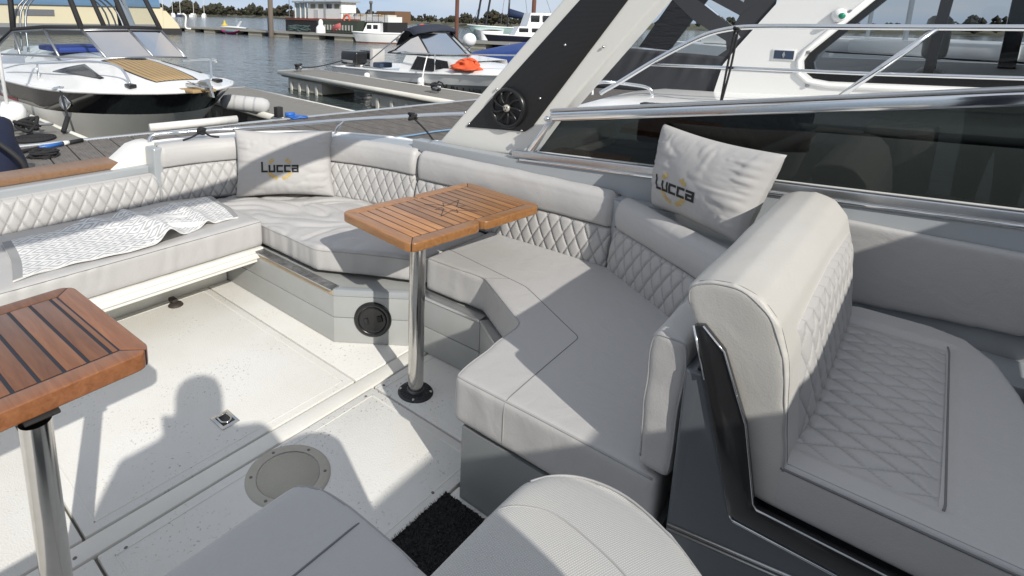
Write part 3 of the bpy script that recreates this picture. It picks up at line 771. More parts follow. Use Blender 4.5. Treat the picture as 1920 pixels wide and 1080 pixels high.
bm = NB(); prism(bm, [(.331, .862), (.312, .868), (.266, .826), (.208, .682), (.173, .512), (.166, .502), (-.75, .502), (-.75, .4545), (.2145, .4545), (.300, .750)], 1.243, 1.262, 'x'); obj('black_side_plate', bm, BLACKG, con, bevel=.003)
bm = NB(); tube(bm, [(1.2425, .331, .862), (1.2425, .297, .748)], .0026, 6); tube(bm, [(1.2425, .312, .868), (1.2425, .266, .826), (1.2425, .208, .682), (1.2425, .173, .512), (1.2425, .166, .502), (1.2425, -.6, .502)], .0022, 6); obj('plate_trim', bm, CHROME, con, True)

cs = thing('companion_seat', 'tall grey companion seat with rolled backrest and quilted cushion at right', 'seat', (1.75, .1, .5))
prof = [(.200, .510), (.285, .700), (.330, .840), (.360, .905), (.362, .940), (.320, .962), (.268, .970), (.216, .955), (.178, .912), (.156, .840), (.142, .720), (.128, .600), (.135, .510)]
bm = NB(); prism(bm, prof, 1.264, 2.215, 'x')
bk = soft('backrest', bm, VINYL_SUN, cs, .0085, 8, lambda co, no: co + no*(fnoise(co, (5, 9, 9), 11)*.003)[:, None]); bv = bvh_of(bk)
piping('piping', bk, [(1.262, .355, .895), (1.262, .360, .935), (1.262, .315, .965), (1.262, .25, .965), (1.262, .195, .925), (1.262, .162, .845), (1.262, .142, .72), (1.262, .128, .60)], SEAM, cs, .0022, bvh=bv)
piping('seam', bk, [(1.278, .345, .96), (1.278, .315, .975), (1.278, .25, .975), (1.278, .19, .925), (1.278, .155, .845), (1.278, .135, .72), (1.278, .122, .60)], SEAMD, cs, .0011, bvh=bv)
def qb(u, v):   # quilted inset on the forward face of the backrest
    x = 1.375 + .80*u; a = Vector((0, .158, .865)).lerp(Vector((0, .127, .605)), v)
    d = diamond(.80*u+.02, .26*v, .07, .105)*.010*min(1, u*14, (1-u)*14, v*9, (1-v)*9)
    return Vector((x, a.y - .006 - d + .012*(abs(u-.5)*2)**8 , a.z + .012*math.sin(PI*u)))
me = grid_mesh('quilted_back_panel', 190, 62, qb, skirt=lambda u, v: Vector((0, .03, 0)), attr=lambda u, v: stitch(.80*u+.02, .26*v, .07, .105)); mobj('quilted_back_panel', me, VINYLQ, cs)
bm = NB(); prism(bm, [(1.266, .175), (2.205, .175), (2.235, .10), (2.235, -.06), (2.200, -.150), (2.10, -.210), (1.96, -.245), (1.60, -.31), (1.266, -.38)], .504, .606)
def sfn(co, no):
    co = co.copy(); up = np.clip(no[:, 2], 0, 1)
    # raised rim around the quilted inset
    dx = np.maximum(np.maximum(1.36-co[:, 0], co[:, 0]-2.10), 0); dy = np.maximum(np.maximum(-.105-co[:, 1], 0), 0)
    d = np.sqrt(dx**2+dy**2); co[:, 2] += up*(.012*np.clip(d/.03, 0, 1) - .002)
    return co
st = soft('seat_cushion', bm, VINYL, cs, .0085, 8, sfn); bv = bvh_of(st)
piping('piping', st, [(1.262, .14, .606), (1.262, -.38, .606)], SEAMD, cs, .003, bvh=bv)
piping('seam', st, [(1.275, .13, .62), (1.275, -.38, .62)], SEAM, cs, .0012, bvh=bv)
piping('seam', st, [(1.352, -.111, .62), (2.112, -.108, .62)], SEAMD, cs, .0022, bvh=bv)
def qs(u, v):
    x = 1.355 + .75*u; y = .135 - .243*v
    d = diamond(.75*u, .243*v+.03, .062, .105)*.011*min(1, u*12, (1-u)*12, (1-v)*7)
    return Vector((x, y, .604 + d + .004*math.sin(PI*u)))
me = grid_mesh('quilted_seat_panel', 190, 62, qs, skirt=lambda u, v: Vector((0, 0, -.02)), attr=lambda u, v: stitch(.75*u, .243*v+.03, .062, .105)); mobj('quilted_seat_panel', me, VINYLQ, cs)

# ================================================================== hull side, window, arch
hull = struct(obj('boat_side', prism(NB(), [(2.30, -.02), (2.30, .800), (1.62, .806), (-1.2, .960), (-1.2, -.02)], 2.436, 2.52, 'x'), SILVER, bevel=.01))
bm = NB(); prism(bm, [(2.435, 2.30), (2.37, 2.55), (2.30, 2.80), (2.12, 3.06), (1.86, 3.22), (1.62, 3.31), (1.41, 3.345), (1.41, 3.44), (1.75, 3.40), (2.02, 3.28), (2.26, 3.08), (2.43, 2.84), (2.54, 2.58), (2.60, 2.36), (2.80, 2.22), (2.80, -1.2), (2.525, -1.2), (2.525, 2.30)], -.75, .757)
struct(obj('side_deck', bm, SILVER, bevel=.012, seg=3))
struct(obj('gunwale_bead', tube(NB(), catmull([(1.41, 3.44, .745), (1.75, 3.40, .745), (2.02, 3.28, .745), (2.26, 3.08, .745), (2.43, 2.84, .745), (2.54, 2.58, .745), (2.60, 2.36, .745), (2.70, 2.26, .745), (2.80, 2.20, .745)], 8), .02, 8), WHITEB, None, True))
bm = NB(); prism(bm, [(2.355, 2.30), (2.34, 2.45), (2.29, 2.62), (2.20, 2.80), (2.06, 3.02), (1.86, 3.17), (1.62, 3.265), (1.405, 3.305), (1.405, 3.34), (1.62, 3.305), (1.86, 3.215), (2.118, 3.055), (2.296, 2.798), (2.366, 2.55), (2.43, 2.30)], .10, .752)
struct(obj('coaming_inner', bm, SILVER, bevel=.006))
bm = NB(); box(bm, 2.24, 2.434, -1.2, .34, .002, .50); struct(obj('side_shelf', bm, SILVER, bevel=.01))
# coaming ledge behind the backrests
bm = NB(); box(bm, 2.375, 2.4345, .35, 2.29, .62, .742); struct(obj('coaming_ledge', bm, SILVER, bevel=.008))
bm = NB(); prism(bm, [(2.37, 1.02), (2.37, .35), (2.05, .35), (2.09, .55)], .45, .738); struct(obj('corner_ledge', bm, SILVER, bevel=.006))
# aft low coaming and teak capping
bm = NB(); box(bm, -1.2, 1.405, 3.36, 3.66, -.75, .640); struct(obj('aft_coaming', bm, SILVER, bevel=.012, seg=3))
cap = thing('teak_capping', 'long bare teak capping board on the aft coaming', 'capping', (0, 3.5, .642))
bm = NB(); prism(bm, [(-1.2, 3.465), (1.255, 3.405), (1.31, 3.43), (1.31, 3.60), (-1.2, 3.66)], .642, .674, 'z'); obj('board', bm, TEAKCAP, cap, bevel=.005)
bm = NB(); prism(bm, [(1.16, .6415), (1.245, .705), (1.30, .748), (1.36, .762), (1.409, .762), (1.409, .30), (1.16, .30)], 3.40, 3.56, 'y'); struct(obj('transom_wing', bm, WHITE, bevel=.007, seg=2))
bm = NB(); box(bm, 1.345, 1.40, 3.275, 3.388, .42, .752); struct(obj('coaming_end', bm, SILVER, bevel=.012, seg=3))
# upholstered side panel beside the companion seat
sp = thing('side_lining_panel', 'shaded plain grey upholstered panel on the hull side below the window at right', 'panel', (2.43, -.3, .55))
bm = NB(); prism(bm, [(.240, .82), (.225, .838), (-1.15, .850), (-1.15, .62), (-.285, .586), (.175, .545), (.195, .555)], 2.404, 2.4355, 'x')
soft('padding', bm, VINYL, sp, .009, 5, lambda co, no: co + no*(fnoise(co, (3, 4, 5), 2)*.004)[:, None])
bm = NB(); box(bm, 2.15, 2.23, -.62, -.29, .42, .66); o = obj('storage_pocket', bm, CONSOLE, None, bevel=.02, seg=3); tag(o, 'dark moulded pocket at the right edge beside the companion seat', 'pocket')

win = thing('side_window', 'smoked side window in a chrome frame behind the right pillow', 'window', (2.46, .3, .9))
def sill(y): return .845 + (1.483-y)*.0609
def top(y): return 1.050 + (1.36-y)*.160
GL = [(1.462, sill(1.462)+.018), (1.352, 1.030), (-1.2, top(-1.2)-.02), (-1.2, sill(-1.2)+.018)]
bm = NB(); prism(bm, GL, 2.466, 2.472, 'x'); obj('pane', bm, SMOKED, win)
Mr = lambda: None
def rail(y0, z0, y1, z1, w, h, x0, nm, m, bev=.006):
    d = Vector((0, y1-y0, z1-z0)); L = d.length; d.normalize(); up = Vector((0, -d.z, d.y))
    if up.z < 0: up = -up
    M = Matrix(((0, 1, 0, x0), (d.y, 0, up.y, y0), (d.z, 0, up.z, z0), (0, 0, 0, 1)))
    bm = NB(); box(bm, 0, L, 0, w, 0, h, M); return obj(nm, bm, m, win, bevel=bev, seg=3)
rail(1.395, top(1.395)-.020, -1.2, top(-1.2)-.020, .045, .046, 2.442, 'top_rail', CHROME, .009)
rail(1.400, top(1.40)+.028, -1.2, top(-1.2)+.028, .052, .012, 2.440, 'cap_rail', ALU, .004)
rail(1.498, sill(1.498)+.002, 1.370, 1.050, .036, .028, 2.446, 'rear_rail', CHROME, .006)
rail(1.60, sill(1.60)-.020, -1.2, sill(-1.2)-.020, .036, .034, 2.432, 'sill_rail', ALU, .006)
rail(1.55, sill(1.55)-.034, -1.2, sill(-1.2)-.034, .012, .010, 2.426, 'sill_bead', CHROME, .003)
bm = NB(); lathe(bm, [(0, .012), (.011, .010), (.014, 0)], (2.443, 1.415, 1.035), (-1, 0, 0), 14); obj('frame_bolt', bm, CHROME, win, True)

arch = thing('radar_arch', 'leaning white radar arch leg with a black panel and round speaker', 'arch', (2.6, 1.9, .76))
AX = 2.55
leg = [(2.215, .757), (1.625, .795), (1.585, .83), (1.385, 1.070), (.97, 1.595), (.60, 2.06), (.66, 2.16), (1.02, 2.16), (1.43, 1.60)]
bm = NB(); prism(bm, leg, AX, AX+.15, 'x'); obj('leg', bm, WHITE, arch, bevel=.016, seg=4)
bm = NB(); prism(bm, [(.80, 2.055), (.83, 2.135), (.97, 2.135), (1.0, 2.055)], -1.35, AX+.13, 'x'); obj('top_beam', bm, WHITE, arch, bevel=.03, seg=4)
bm = NB(); prism(bm, leg, -1.35, -1.20, 'x'); obj('leg', bm, WHITE, arch, bevel=.016, seg=4)
BLKPANEL = P('black_ribbed_panel', (.014, .014, .015), .38, bump=(1, 0))
def ribbed():
    m, N, L, b = new_mat('black_ribbed_sheet'); b.inputs['Base Color'].default_value = (.013, .013, .014, 1); b.inputs['Roughness'].default_value = .42
    tc = N.new('ShaderNodeTexCoord'); w = N.new('ShaderNodeTexWave'); w.bands_direction = 'Z'; w.inputs['Scale'].default_value = 55; L.new(tc.outputs['Object'], w.inputs[0])
    bp = N.new('ShaderNodeBump'); bp.inputs['Strength'].default_value = .25; bp.inputs['Distance'].default_value = .003; L.new(w.outputs[1], bp.inputs['Height']); L.new(bp.outputs[0], b.inputs['Normal'])
    return m
bm = NB(); prism(bm, [(1.985, .905), (1.60, .932), (1.555, .965), (1.11, 1.59), (.78, 2.03), (1.02, 2.03), (1.335, 1.60)], AX-.006, AX-.0005, 'x'); obj('black_panel', bm, ribbed(), arch, bevel=.002)
sc = Vector((AX-.006, 1.705, 1.045)); ax = (-1, 0, 0)
spk = lambda nm, prof, m, seg=48: obj(nm, lathe(NB(), prof, sc, ax, seg), m, arch, True)
sp_ring = spk('speaker', [(.086, .010), (.090, .024), (.101, .024), (.108, .014), (.109, 0)], BLACKP)
o = obj('cone', lathe(NB(), [(0, .004), (.03, .003), (.085, .010)], sc, ax, 40), P('speaker_cone', (.02, .02, .021), .6), sp_ring, True)
for k in range(9):
    a = 2*PI*k/9+.2; q = Vector((-1, 0, 0)).rotation_difference(Vector((-1, 0, 0)))
    pts = []
    for j in range(6):
        r = .02 + .07*j/5; aa = a + .25*(j/5)**2
        pts.append(sc + Vector((-.017 - .006*math.sin(PI*j/5), r*math.cos(aa), r*math.sin(aa))))
    bm = NB(); tube(bm, pts, .005, 6, taper=[.0045, .005, .0055, .006, .0068, .0075]); obj('spoke', bm, BLACKP, sp_ring, True)
obj('hub', lathe(NB(), [(0, .031), (.014, .030), (.019, .026), (.020, .015)], sc, ax, 24), P('pale_badge', (.45, .43, .38), .4, .3), sp_ring, True)
for k in range(3):
    a = k*2*PI/3+.5; d = Vector((0, math.cos(a), math.sin(a)))
    obj('badge_mark', lathe(NB(), [(0, .0005), (.0045, .0003), (.0048, 0)], sc + Vector((-.0302, 0, 0)) + d*.008, ax, 10), DARK, sp_ring)
for y, z, xx in ((1.965, .925, AX-.006), (1.40, 1.385, AX-.006), (1.205, 1.385, AX-.006), (1.52, 1.115, AX-.006), (1.62, .935, AX-.006), (1.79, 1.135, AX-.006), (2.0, .985, AX), (1.565, .995, AX)):
    obj('bolt', lathe(NB(), [(0, .006), (.005, .005), (.007, 0)], (xx, y, z), ax, 12), STEEL, arch, True)

# ================================================================== stern rail, knot, strap
sr = thing('stern_rail', 'curved stainless grab rail behind the left pillow', 'rail', (1.5, 3.37, .76))
RP = catmull([(1.385, 3.42, .765), (1.415, 3.42, .80), (1.50, 3.39, .806), (1.61, 3.345, .806), (1.97, 3.165, .814), (2.36, 2.755, .868), (2.52, 2.26, .940), (2.60, 2.00, .972)], 10)
obj('rail', tube(NB(), RP, .0115, 12), CHROME, sr, True)
obj('strut', tube(NB(), catmull([(2.335, 2.79, .862), (2.31, 2.84, .80), (2.345, 2.88, .757)], 5), .009, 10), CHROME, sr, True)
obj('strut_foot', lathe(NB(), [(0, .006), (.022, .005), (.026, 0)], (2.345, 2.88, .757), seg=18), WHITEB, sr, True)
def knot(center, r, n, seed, rr, axis=None):
    rnd = random.Random(seed); pts = []
    for i in range(n):
        a = i*1.9; d = Vector((math.cos(a)*r*(.7+.5*rnd.random()), math.sin(a)*r*(.7+.5*rnd.random()), (rnd.random()-.5)*r*(axis or 1.6)))
        pts.append(Vector(center) + d)
    return tube(NB(), catmull(pts, 6), rr, 6)
ROPEB = P('black_rope', (.016, .016, .018), .8, bump=(400, .5))
kn = thing('rope_knot', 'black rope knotted round the stainless stern rail', 'rope', (1.66, 3.32, .80))
obj('knot', knot((1.66, 3.322, .806), .020, 22, 2, .0085), ROPEB, kn, True)
obj('tail', tube(NB(), catmull([(1.65, 3.32, .80), (1.60, 3.33, .775), (1.55, 3.34, .762)], 5), .006, 6), ROPEB, kn, True)
obj('tail', tube(NB(), catmull([(1.67, 3.31, .80), (1.70, 3.29, .775), (1.745, 3.27, .765)], 5), .006, 6), ROPEB, kn, True)
st_ = thing('rail_strap', 'black strap hanging from a clip on the stern rail beside the arch', 'strap', (2.5, 2.3, .76))
obj('clip', knot((2.485, 2.345, .926), .022, 10, 5, .009), ROPEB, st_, True)
obj('strap', tube(NB(), catmull([(2.49, 2.34, .915), (2.53, 2.27, .84), (2.56, 2.22, .765)], 5), .006, 6), ROPEB, st_, True)

# ================================================================== front seats at the bottom edge
fs = thing('aft_facing_seat', 'plain shaded grey vinyl seat back at the bottom edge', 'seat', (.2, .55, 0))
bm = NB(); prism(bm, [(-.30, .40), (.505, .40), (.508, .60), (.498, .665), (.470, .700), (-.30, .700)], .20, .756)
b = soft('seat_back', bm, VINYL, fs, .011, 9, lambda co, no: co + no*(fnoise(co, (4, 4, 4), 9)*.003)[:, None]); bv = bvh_of(b)
piping('seam', b, [(-.2, .560, .77), (.484, .560, .77), (.52, .560, .70)], SEAMD, fs, .0018, bvh=bv)
piping('seam', b, [(.47, .70, .76), (.505, .64, .762), (.512, .45, .762)], SEAM, fs, .002, bvh=bv)
obj('pedestal', box(NB(), -.25, .45, .42, .66, .002, .20), CONSOLE, fs, bevel=.01)
hs = thing('helm_chair', 'pale woven mesh helm chair back at the bottom edge', 'seat', (.4, .2, 0))
bm = NB(); prism(bm, [(.12, .348), (.59, .345), (.640, .330), (.672, .295), (.680, .235), (.655, .165), (.600, .100), (.50, .045), (.12, .0)], .46, .897)
def hfn(co, no):
    co = co.copy(); up = np.clip(no[:, 2], 0, 1)
    co[:, 2] += up*(.012 - 1.1*(np.clip(co[:, 0]-.5, 0, 1))**2 - .5*np.clip(.15-co[:, 1], 0, 1)**2)
    return co
b = soft('chair_back', bm, MESHFAB, hs, .009, 9, hfn); bv = bvh_of(b)
piping('seam', b, [(.50, .35, .90), (.538, .327, .93), (.568, .285, .93), (.562, .24, .93), (.548, .19, .93), (.50, .10, .93)], SEAM, hs, .0013, bvh=bv)
piping('piping', b, [(.60, .34, .895), (.65, .32, .89), (.678, .27, .885), (.672, .21, .885), (.645, .155, .885), (.59, .10, .885), (.50, .05, .885)], SEAM, hs, .0019, bvh=bv)
obj('seat_pad', box(NB(), .13, .66, -.32, .06, .38, .47), VINYL, hs, bevel=.03, seg=3)
obj('pedestal', lathe(NB(), [(.15, .002), (.14, .02), (.05, .04), (.045, .38)], (.40, .05, 0), seg=24), STEEL, hs, True)

# ================================================================== unseen windscreen and dashboard, added to shade the front seats
ws = thing('windscreen', 'unseen smoked windscreen added ahead of the front seats to shade them', 'windscreen', (.6, -1.0, .7))
def wsf(u, v):
    x = -1.1 + 3.55*u; k = (2*u-1); y = -1.05 + .25*k*k*0 - .35*v; z = .80 + (.78 - .10*k*k + .22*max(0, u-.6))*v
    return Vector((x, y + .35, z))
me = grid_mesh('pane', 30, 4, wsf); mobj('pane', me, SMOKEDW, ws)
obj('top_frame', tube(NB(), [wsf(i/20, 1) for i in range(21)], .02, 8), CHROME, ws, True)
for u in (.02, .34, .66, .98): obj('mullion', tube(NB(), [wsf(u, 0), wsf(u, 1)], .015, 8), CHROME, ws, True)
dash = obj('dashboard', prism(NB(), [(-.66, .0), (-.72, .80), (-1.2, .84), (-1.6, .80), (-1.6, 0)], -1.1, 2.43, 'x'), CONSOLE, None, bevel=.03); tag(dash, 'unseen graphite dashboard moulding added below the helm windscreen', 'dashboard')
# ================================================================== water, shore, sky surroundings
WZ = -.5
def water_mat():
    m, N, L, b = new_mat('harbour_water')
    b.inputs['Base Color'].default_value = (.055, .070, .072, 1); b.inputs['Roughness'].default_value = .08; b.inputs['Specular IOR Level'].default_value = .5
    tc = N.new('ShaderNodeTexCoord'); hs_ = []
    for sc, st, rot in ((1.1, (1, .45, 1), .6), (3.4, (1, .5, 1), .9), (9.0, (1, .6, 1), .4)):
        mp = N.new('ShaderNodeMapping'); mp.inputs['Scale'].default_value = st; mp.inputs['Rotation'].default_value = (0, 0, rot); L.new(tc.outputs['Object'], mp.inputs[0])
        nz = N.new('ShaderNodeTexNoise'); nz.inputs['Scale'].default_value = sc; nz.inputs['Detail'].default_value = 3; nz.inputs['Distortion'].default_value = .4; L.new(mp.outputs[0], nz.inputs[0]); hs_.append(nz.outputs[0])
    s = None
    for h, k in zip(hs_, (1.0, .45, .16)):
        ml = N.new('ShaderNodeMath'); ml.operation = 'MULTIPLY'; ml.inputs[1].default_value = k; L.new(h, ml.inputs[0])
        if s is None: s = ml.outputs[0]
        else:
            ad = N.new('ShaderNodeMath'); ad.operation = 'ADD'; L.new(s, ad.inputs[0]); L.new(ml.outputs[0], ad.inputs[1]); s = ad.outputs[0]
    bp = N.new('ShaderNodeBump'); bp.inputs['Strength'].default_value = .85; bp.inputs['Distance'].default_value = .16; L.new(s, bp.inputs['Height']); L.new(bp.outputs[0], b.inputs['Normal'])
    return m
bm = NB(); bm.faces.new([bm.verts.new(p) for p in ((-3000, -3000, WZ), (3000, -3000, WZ), (3000, 3000, WZ), (-3000, 3000, WZ))]); struct(obj('water', bm, water_mat()))
def pol(deg, d): return Vector((math.cos(math.radians(deg))*d, math.sin(math.radians(deg))*d, 0))
SH = [(100, 640), (84, 620), (74, 560), (67, 520), (58, 470), (51.1, 300), (46.5, 225), (43.9, 180), (38.3, 140), (29.4, 150), (17.7, 170), (5, 190), (-8, 210), (-25, 260)]
def shoref(u, v):
    k = u*(len(SH)-1); i = min(int(k), len(SH)-2); f = k-i
    a = SH[i][0]*(1-f)+SH[i+1][0]*f; d = SH[i][1]*(1-f)+SH[i+1][1]*f
    prof = [(0, -.9), (.02, -.1), (.06, .35), (.11, 1.3), (.2, 1.6), (1.0, 2.6)]
    q = v*(len(prof)-1); j = min(int(q), len(prof)-2); g_ = q-j
    ex = (prof[j][0]*(1-g_)+prof[j+1][0]*g_); z = prof[j][1]*(1-g_)+prof[j+1][1]*g_
    p = pol(a, d*(1+ex)); p.z = WZ + .5 + z*(d/300)**.8 - .5 + .5*noise.noise(Vector((a*.8, v*4, 0)))*v
    return p
LAND = P('shore_grass_and_mud', (.13, .12, .075), .95, var=(.02, .9, (.07, .075, .05)))
me = grid_mesh('far_shore', 160, 10, shoref); struct(mobj('far_shore', me, LAND, None))
def wood(name, label, bear0, bear1, n, hscale, seed, off=1.02):
    rnd = random.Random(seed); verts = []; faces = []
    for i in range(n):
        a = bear0 + (bear1-bear0)*rnd.random()
        for k in range(len(SH)-1):
            if SH[k][0] >= a >= SH[k+1][0]: f = (SH[k][0]-a)/(SH[k][0]-SH[k+1][0]); d = SH[k][1]*(1-f)+SH[k+1][1]*f
        dd = d*(off + .22*rnd.random()); s = (d/300)**.85
        H = hscale*s*(2.6 + 6.5*rnd.random()**2.2)*(.55+.6*abs(noise.noise(Vector((a*.35, seed, 0))))*2)
        R = H*(.35+.3*rnd.random()); b0 = pol(a, dd); z0 = .6*s
        for j in range(26):     # leaf clumps
            th, ph = rnd.random()*2*PI, math.acos(2*rnd.random()-1); rr = R*(.5+.5*rnd.random())
            c = b0 + Vector((math.cos(th)*math.sin(ph)*rr, math.sin(th)*math.sin(ph)*rr, z0 + H*.55 + math.cos(ph)*H*.45*(.6+.4*rnd.random())))
            base_ = len(verts); q = R*.42*(.6+.6*rnd.random())
            for vv in ((1,0,0),(-1,0,0),(0,1,0),(0,-1,0),(0,0,1),(0,0,-1)):
                verts.append(tuple(c + Vector(vv)*q*(.6+.7*rnd.random())))
            for f in ((0,2,4),(2,1,4),(1,3,4),(3,0,4),(2,0,5),(1,2,5),(3,1,5),(0,3,5)): faces.append(tuple(base_+x for x in f))
    me = bpy.data.meshes.new(name); me.from_pydata(verts, [], faces); me.update()
    o = mobj(name, me, P('far_foliage', (.026, .029, .016), .9, var=(.05, .6, (.040, .027, .015))), None, False)
    o['kind'] = 'stuff'; tag(o, label, 'woodland'); return o
wood('far_woodland', 'dark wooded hill on the far shore behind the left boats', 73, 56, 260, 1.0, 3)
wood('far_woodland', 'line of autumn trees on the far bank behind the barge', 56, 30, 260, .8, 5)
wood('far_woodland', 'far trees seen beyond the neighbouring cruiser', 30, -20, 220, .8, 8)

# ------------------------------------------------------------------ walkway and fingers
WOODG = P('weathered_deck', (.19, .175, .16), .85, var=(5, .8, (.10, .094, .088)), speck=(38, .66, (.34, .33, .31)), stretch=(3, 1, 1), bump=(60, .5))
WOODL = P('pale_weathered_deck', (.235, .225, .205), .85, var=(4, .7, (.16, .15, .135)), stretch=(1, 4, 1), bump=(50, .4))
EDGE = P('aluminium_edging', (.50, .53, .56), .38, .5, var=(3, .5, (.40, .43, .46)))
FLOATM = P('concrete_float', (.40, .39, .36), .85, var=(2.5, .7, (.28, .28, .25)), bump=(20, .3))
ALGAE = P('green_algae', (.06, .065, .03), .9)
walk = thing('walkway_pontoon', 'dark grey planked walkway pontoon with pale metal edging behind the stern', 'pontoon', (4, 6, 0))
WM = Matrix.Translation((4.44, 7.25, 0)) @ Matrix.Rotation(math.radians(-8.4), 4, 'Z')
pw = .235
bmp = NB(); box(bmp, 0, pw-.016, -3.1, 0, -.045, -.002); 
for j in range(7): box(bmp, .016+j*.030, .016+j*.030+.012, -3.1, 0, -.002, .0005)
bmesh.ops.recalc_face_normals(bmp, faces=bmp.faces); plank_me = bpy.data.meshes.new('deck_plank'); bmp.to_mesh(plank_me); bmp.free(); plank_me.materials.append(WOODG)
for k in range(-22, 40):
    o = bpy.data.objects.new('deck_plank', plank_me); COL.objects.link(o); o.parent = walk
    o.matrix_parent_inverse = Matrix.Translation((-4, -6, 0)); o.matrix_basis = WM @ Matrix.Translation((k*pw, 0, random.uniform(-.003, .002)))
obj('edging', box(NB(), -6, 9.5, .004, .085, -.06, .012, WM), EDGE, walk, bevel=.008)
obj('edging_lip', box(NB(), -6, 9.5, .087, .115, -.12, -.02, WM), WHITE, walk, bevel=.006)
obj('bearer', box(NB(), -6, 9.5, -3.0, .0, -.35, -.05, WM), DARK, walk)
def finger(label, M, W, L, mat, roll=True, floats=(), top=-.02, board=.28):
    t = thing('finger_pontoon', label, 'pontoon', M.translation)
    n = int(L/board)
    me0 = None
    for k in range(n):
        if me0 is None:
            bm = NB(); box(bm, -W/2, W/2, 0, L/n-.012, -.04, 0); bmesh.ops.recalc_face_normals(bm, faces=bm.faces); me0 = bpy.data.meshes.new('deck_board'); bm.to_mesh(me0); bm.free(); me0.materials.append(mat)
        o = bpy.data.objects.new('deck_board', me0); COL.objects.link(o); o.parent = t
        o.matrix_parent_inverse = Matrix.Translation(-M.translation); o.matrix_basis = M @ Matrix.Translation((0, k*L/n, top + random.uniform(-.003, .003)))
    obj('frame', box(NB(), -W/2+.02, W/2-.02, .02, L-.02, top-.16, top-.042, M), WOODL, t)
    if roll:
        for s in (-1, 1): obj('edge_fender', tube(NB(), [M @ Vector((s*(W/2+.045), y, top-.05)) for y in (0, L)], .055, 10), P('grubby_white_plastic', (.62, .61, .56), .6, var=(3, .5, (.45, .44, .4))), t, True)
        obj('edge_fender', tube(NB(), [M @ Vector((x, L+.045, top-.05)) for x in (-W/2-.05, W/2+.05)], .055, 10), MATS['grubby_white_plastic'], t, True)
    for y0, y1 in floats:
        f = obj('float', box(NB(), -W/2+.03, W/2-.03, y0, y1, WZ-.2, top-.17, M), FLOATM, t, bevel=.02)
        for k in range(4):
            yy = y0 + (y1-y0)*(k+.5)/4
            obj('rib', box(NB(), -W/2-.01, -W/2+.028, yy-.05, yy+.05, WZ-.1, top-.25, M), P('float_rib', (.55, .54, .50), .8), f, bevel=.008)
        obj('algae_line', box(NB(), -W/2+.022, W/2-.022, y0-.006, y1+.006, WZ-.05, WZ+.03, M), ALGAE, f)
    return t
FM = lambda x, y, a=0: Matrix.Translation((x, y, 0)) @ Matrix.Rotation(a, 4, 'Z')
finger('grey finger pontoon beside the black-hulled boat at left', FM(1.62, 7.72), 1.5, 6.5, WOODL, True, ((1, 2.6), (4, 5.6)))
finger('weathered finger pontoon with a blue power plug beside the bow fender', FM(5.62, 7.02, -.10), 1.15, 4.3, WOODL, True, ((.4, 1.8), (2.8, 4.2)))
finger('finger pontoon on ribbed concrete floats in front of the white fishing boat', FM(9.02, 6.75, -.13), 1.05, 7.3, WOODL, True, ((5.1, 6.9), (.8, 2.9)))
# things lying on the walkway
bp_ = thing('brush_pole', 'black and blue boat brush pole lying on the walkway', 'brush', (1.7, 7.3, 0))
obj('shaft', tube(NB(), [(1.16, 7.10, .03), (1.78, 7.30, .03)], .022, 10), BLACKM, bp_, True)
obj('sleeve', tube(NB(), [(1.78, 7.30, .032), (2.02, 7.37, .032)], .024, 10), P('blue_sleeve', (.03, .13, .42), .4), bp_, True)
obj('grip', tube(NB(), [(2.02, 7.37, .032), (2.26, 7.44, .032)], .024, 10), BLACKM, bp_, True)
obj('band', tube(NB(), [(2.04, 7.376, .034), (2.10, 7.392, .034)], .026, 10), WHITE, bp_, True)
rc = thing('rope_heap', 'tangled heap of black rope on the grey walkway boards', 'rope', (1.75, 7.0, 0))
obj('rope', knot((1.74, 6.98, .035), .13, 60, 11, .011, .5), ROPEB, rc, True)
o = obj('white_pole', tube(NB(), [(1.30, 6.31, .03), (2.55, 6.02, .03)], .014, 8), WHITEB, None, True); tag(o, 'thin white pole lying on the walkway behind the teak capping', 'pole')
nb = thing('navy_bag', 'navy blue fabric bag standing on the walkway at the left edge', 'bag', (1.0, 5.7, 0))
NAVY = P('navy_fabric', (.012, .017, .045), .85, bump=(8, .6))
def bag(u, v):
    a = 2*PI*u; r = .42*(1-.35*v**2)*(1+.12*noise.noise(Vector((math.cos(a)*2, math.sin(a)*2, v*3)))); 
    return Vector((.92 + r*math.cos(a)*.95, 5.85 + r*.7*math.sin(a), .62*math.sin(v*PI/2)*(1+.08*noise.noise(Vector((u*8, v*3, 2)))) ))
mobj('bag_body', grid_mesh('bag_body', 40, 16, bag), NAVY, nb)
obj('strap', tube(NB(), catmull([(1.05, 5.5, .5), (1.2, 5.42, .3), (1.22, 5.45, .05)], 6), .02, 8), BLACKM, nb, True)
clt = thing('dock_cleat', 'galvanised dock cleat wrapped with black rope on the left finger', 'cleat', (1.95, 8.35, 0))
obj('horns', tube(NB(), [(1.72, 8.50, .12), (2.20, 8.26, .12)], .018, 8), ALU, clt, True); obj('stem', box(NB(), 1.92, 2.0, 8.33, 8.43, -.015, .11), ALU, clt, bevel=.01)
obj('rope_turns', knot((1.96, 8.38, .12), .12, 14, 4, .022), ROPEB, clt, True)
co = thing('coiled_line', 'flat coil of black line beside the dock cleat', 'rope', (1.95, 8.1, 0))
for k in range(6): obj('coil_turn', tube(NB(), [Vector((1.93 + (.06+.033*k)*math.cos(a), 8.10 + (.06+.033*k)*math.sin(a), .0)) for a in [2*PI*j/24 for j in range(25)]], .016, 6), ROPEB, co, True)
sl = thing('dock_light', 'small white solar dock light on the left finger edge', 'light', (1.75, 8.3, 0))
obj('case', box(NB(), 1.52, 1.72, 8.42, 8.52, -.015, .05), WHITEB, sl, bevel=.012); obj('solar_cell', box(NB(), 1.55, 1.69, 8.43, 8.51, .0505, .053), P('solar_blue', (.01, .015, .05), .2), sl)
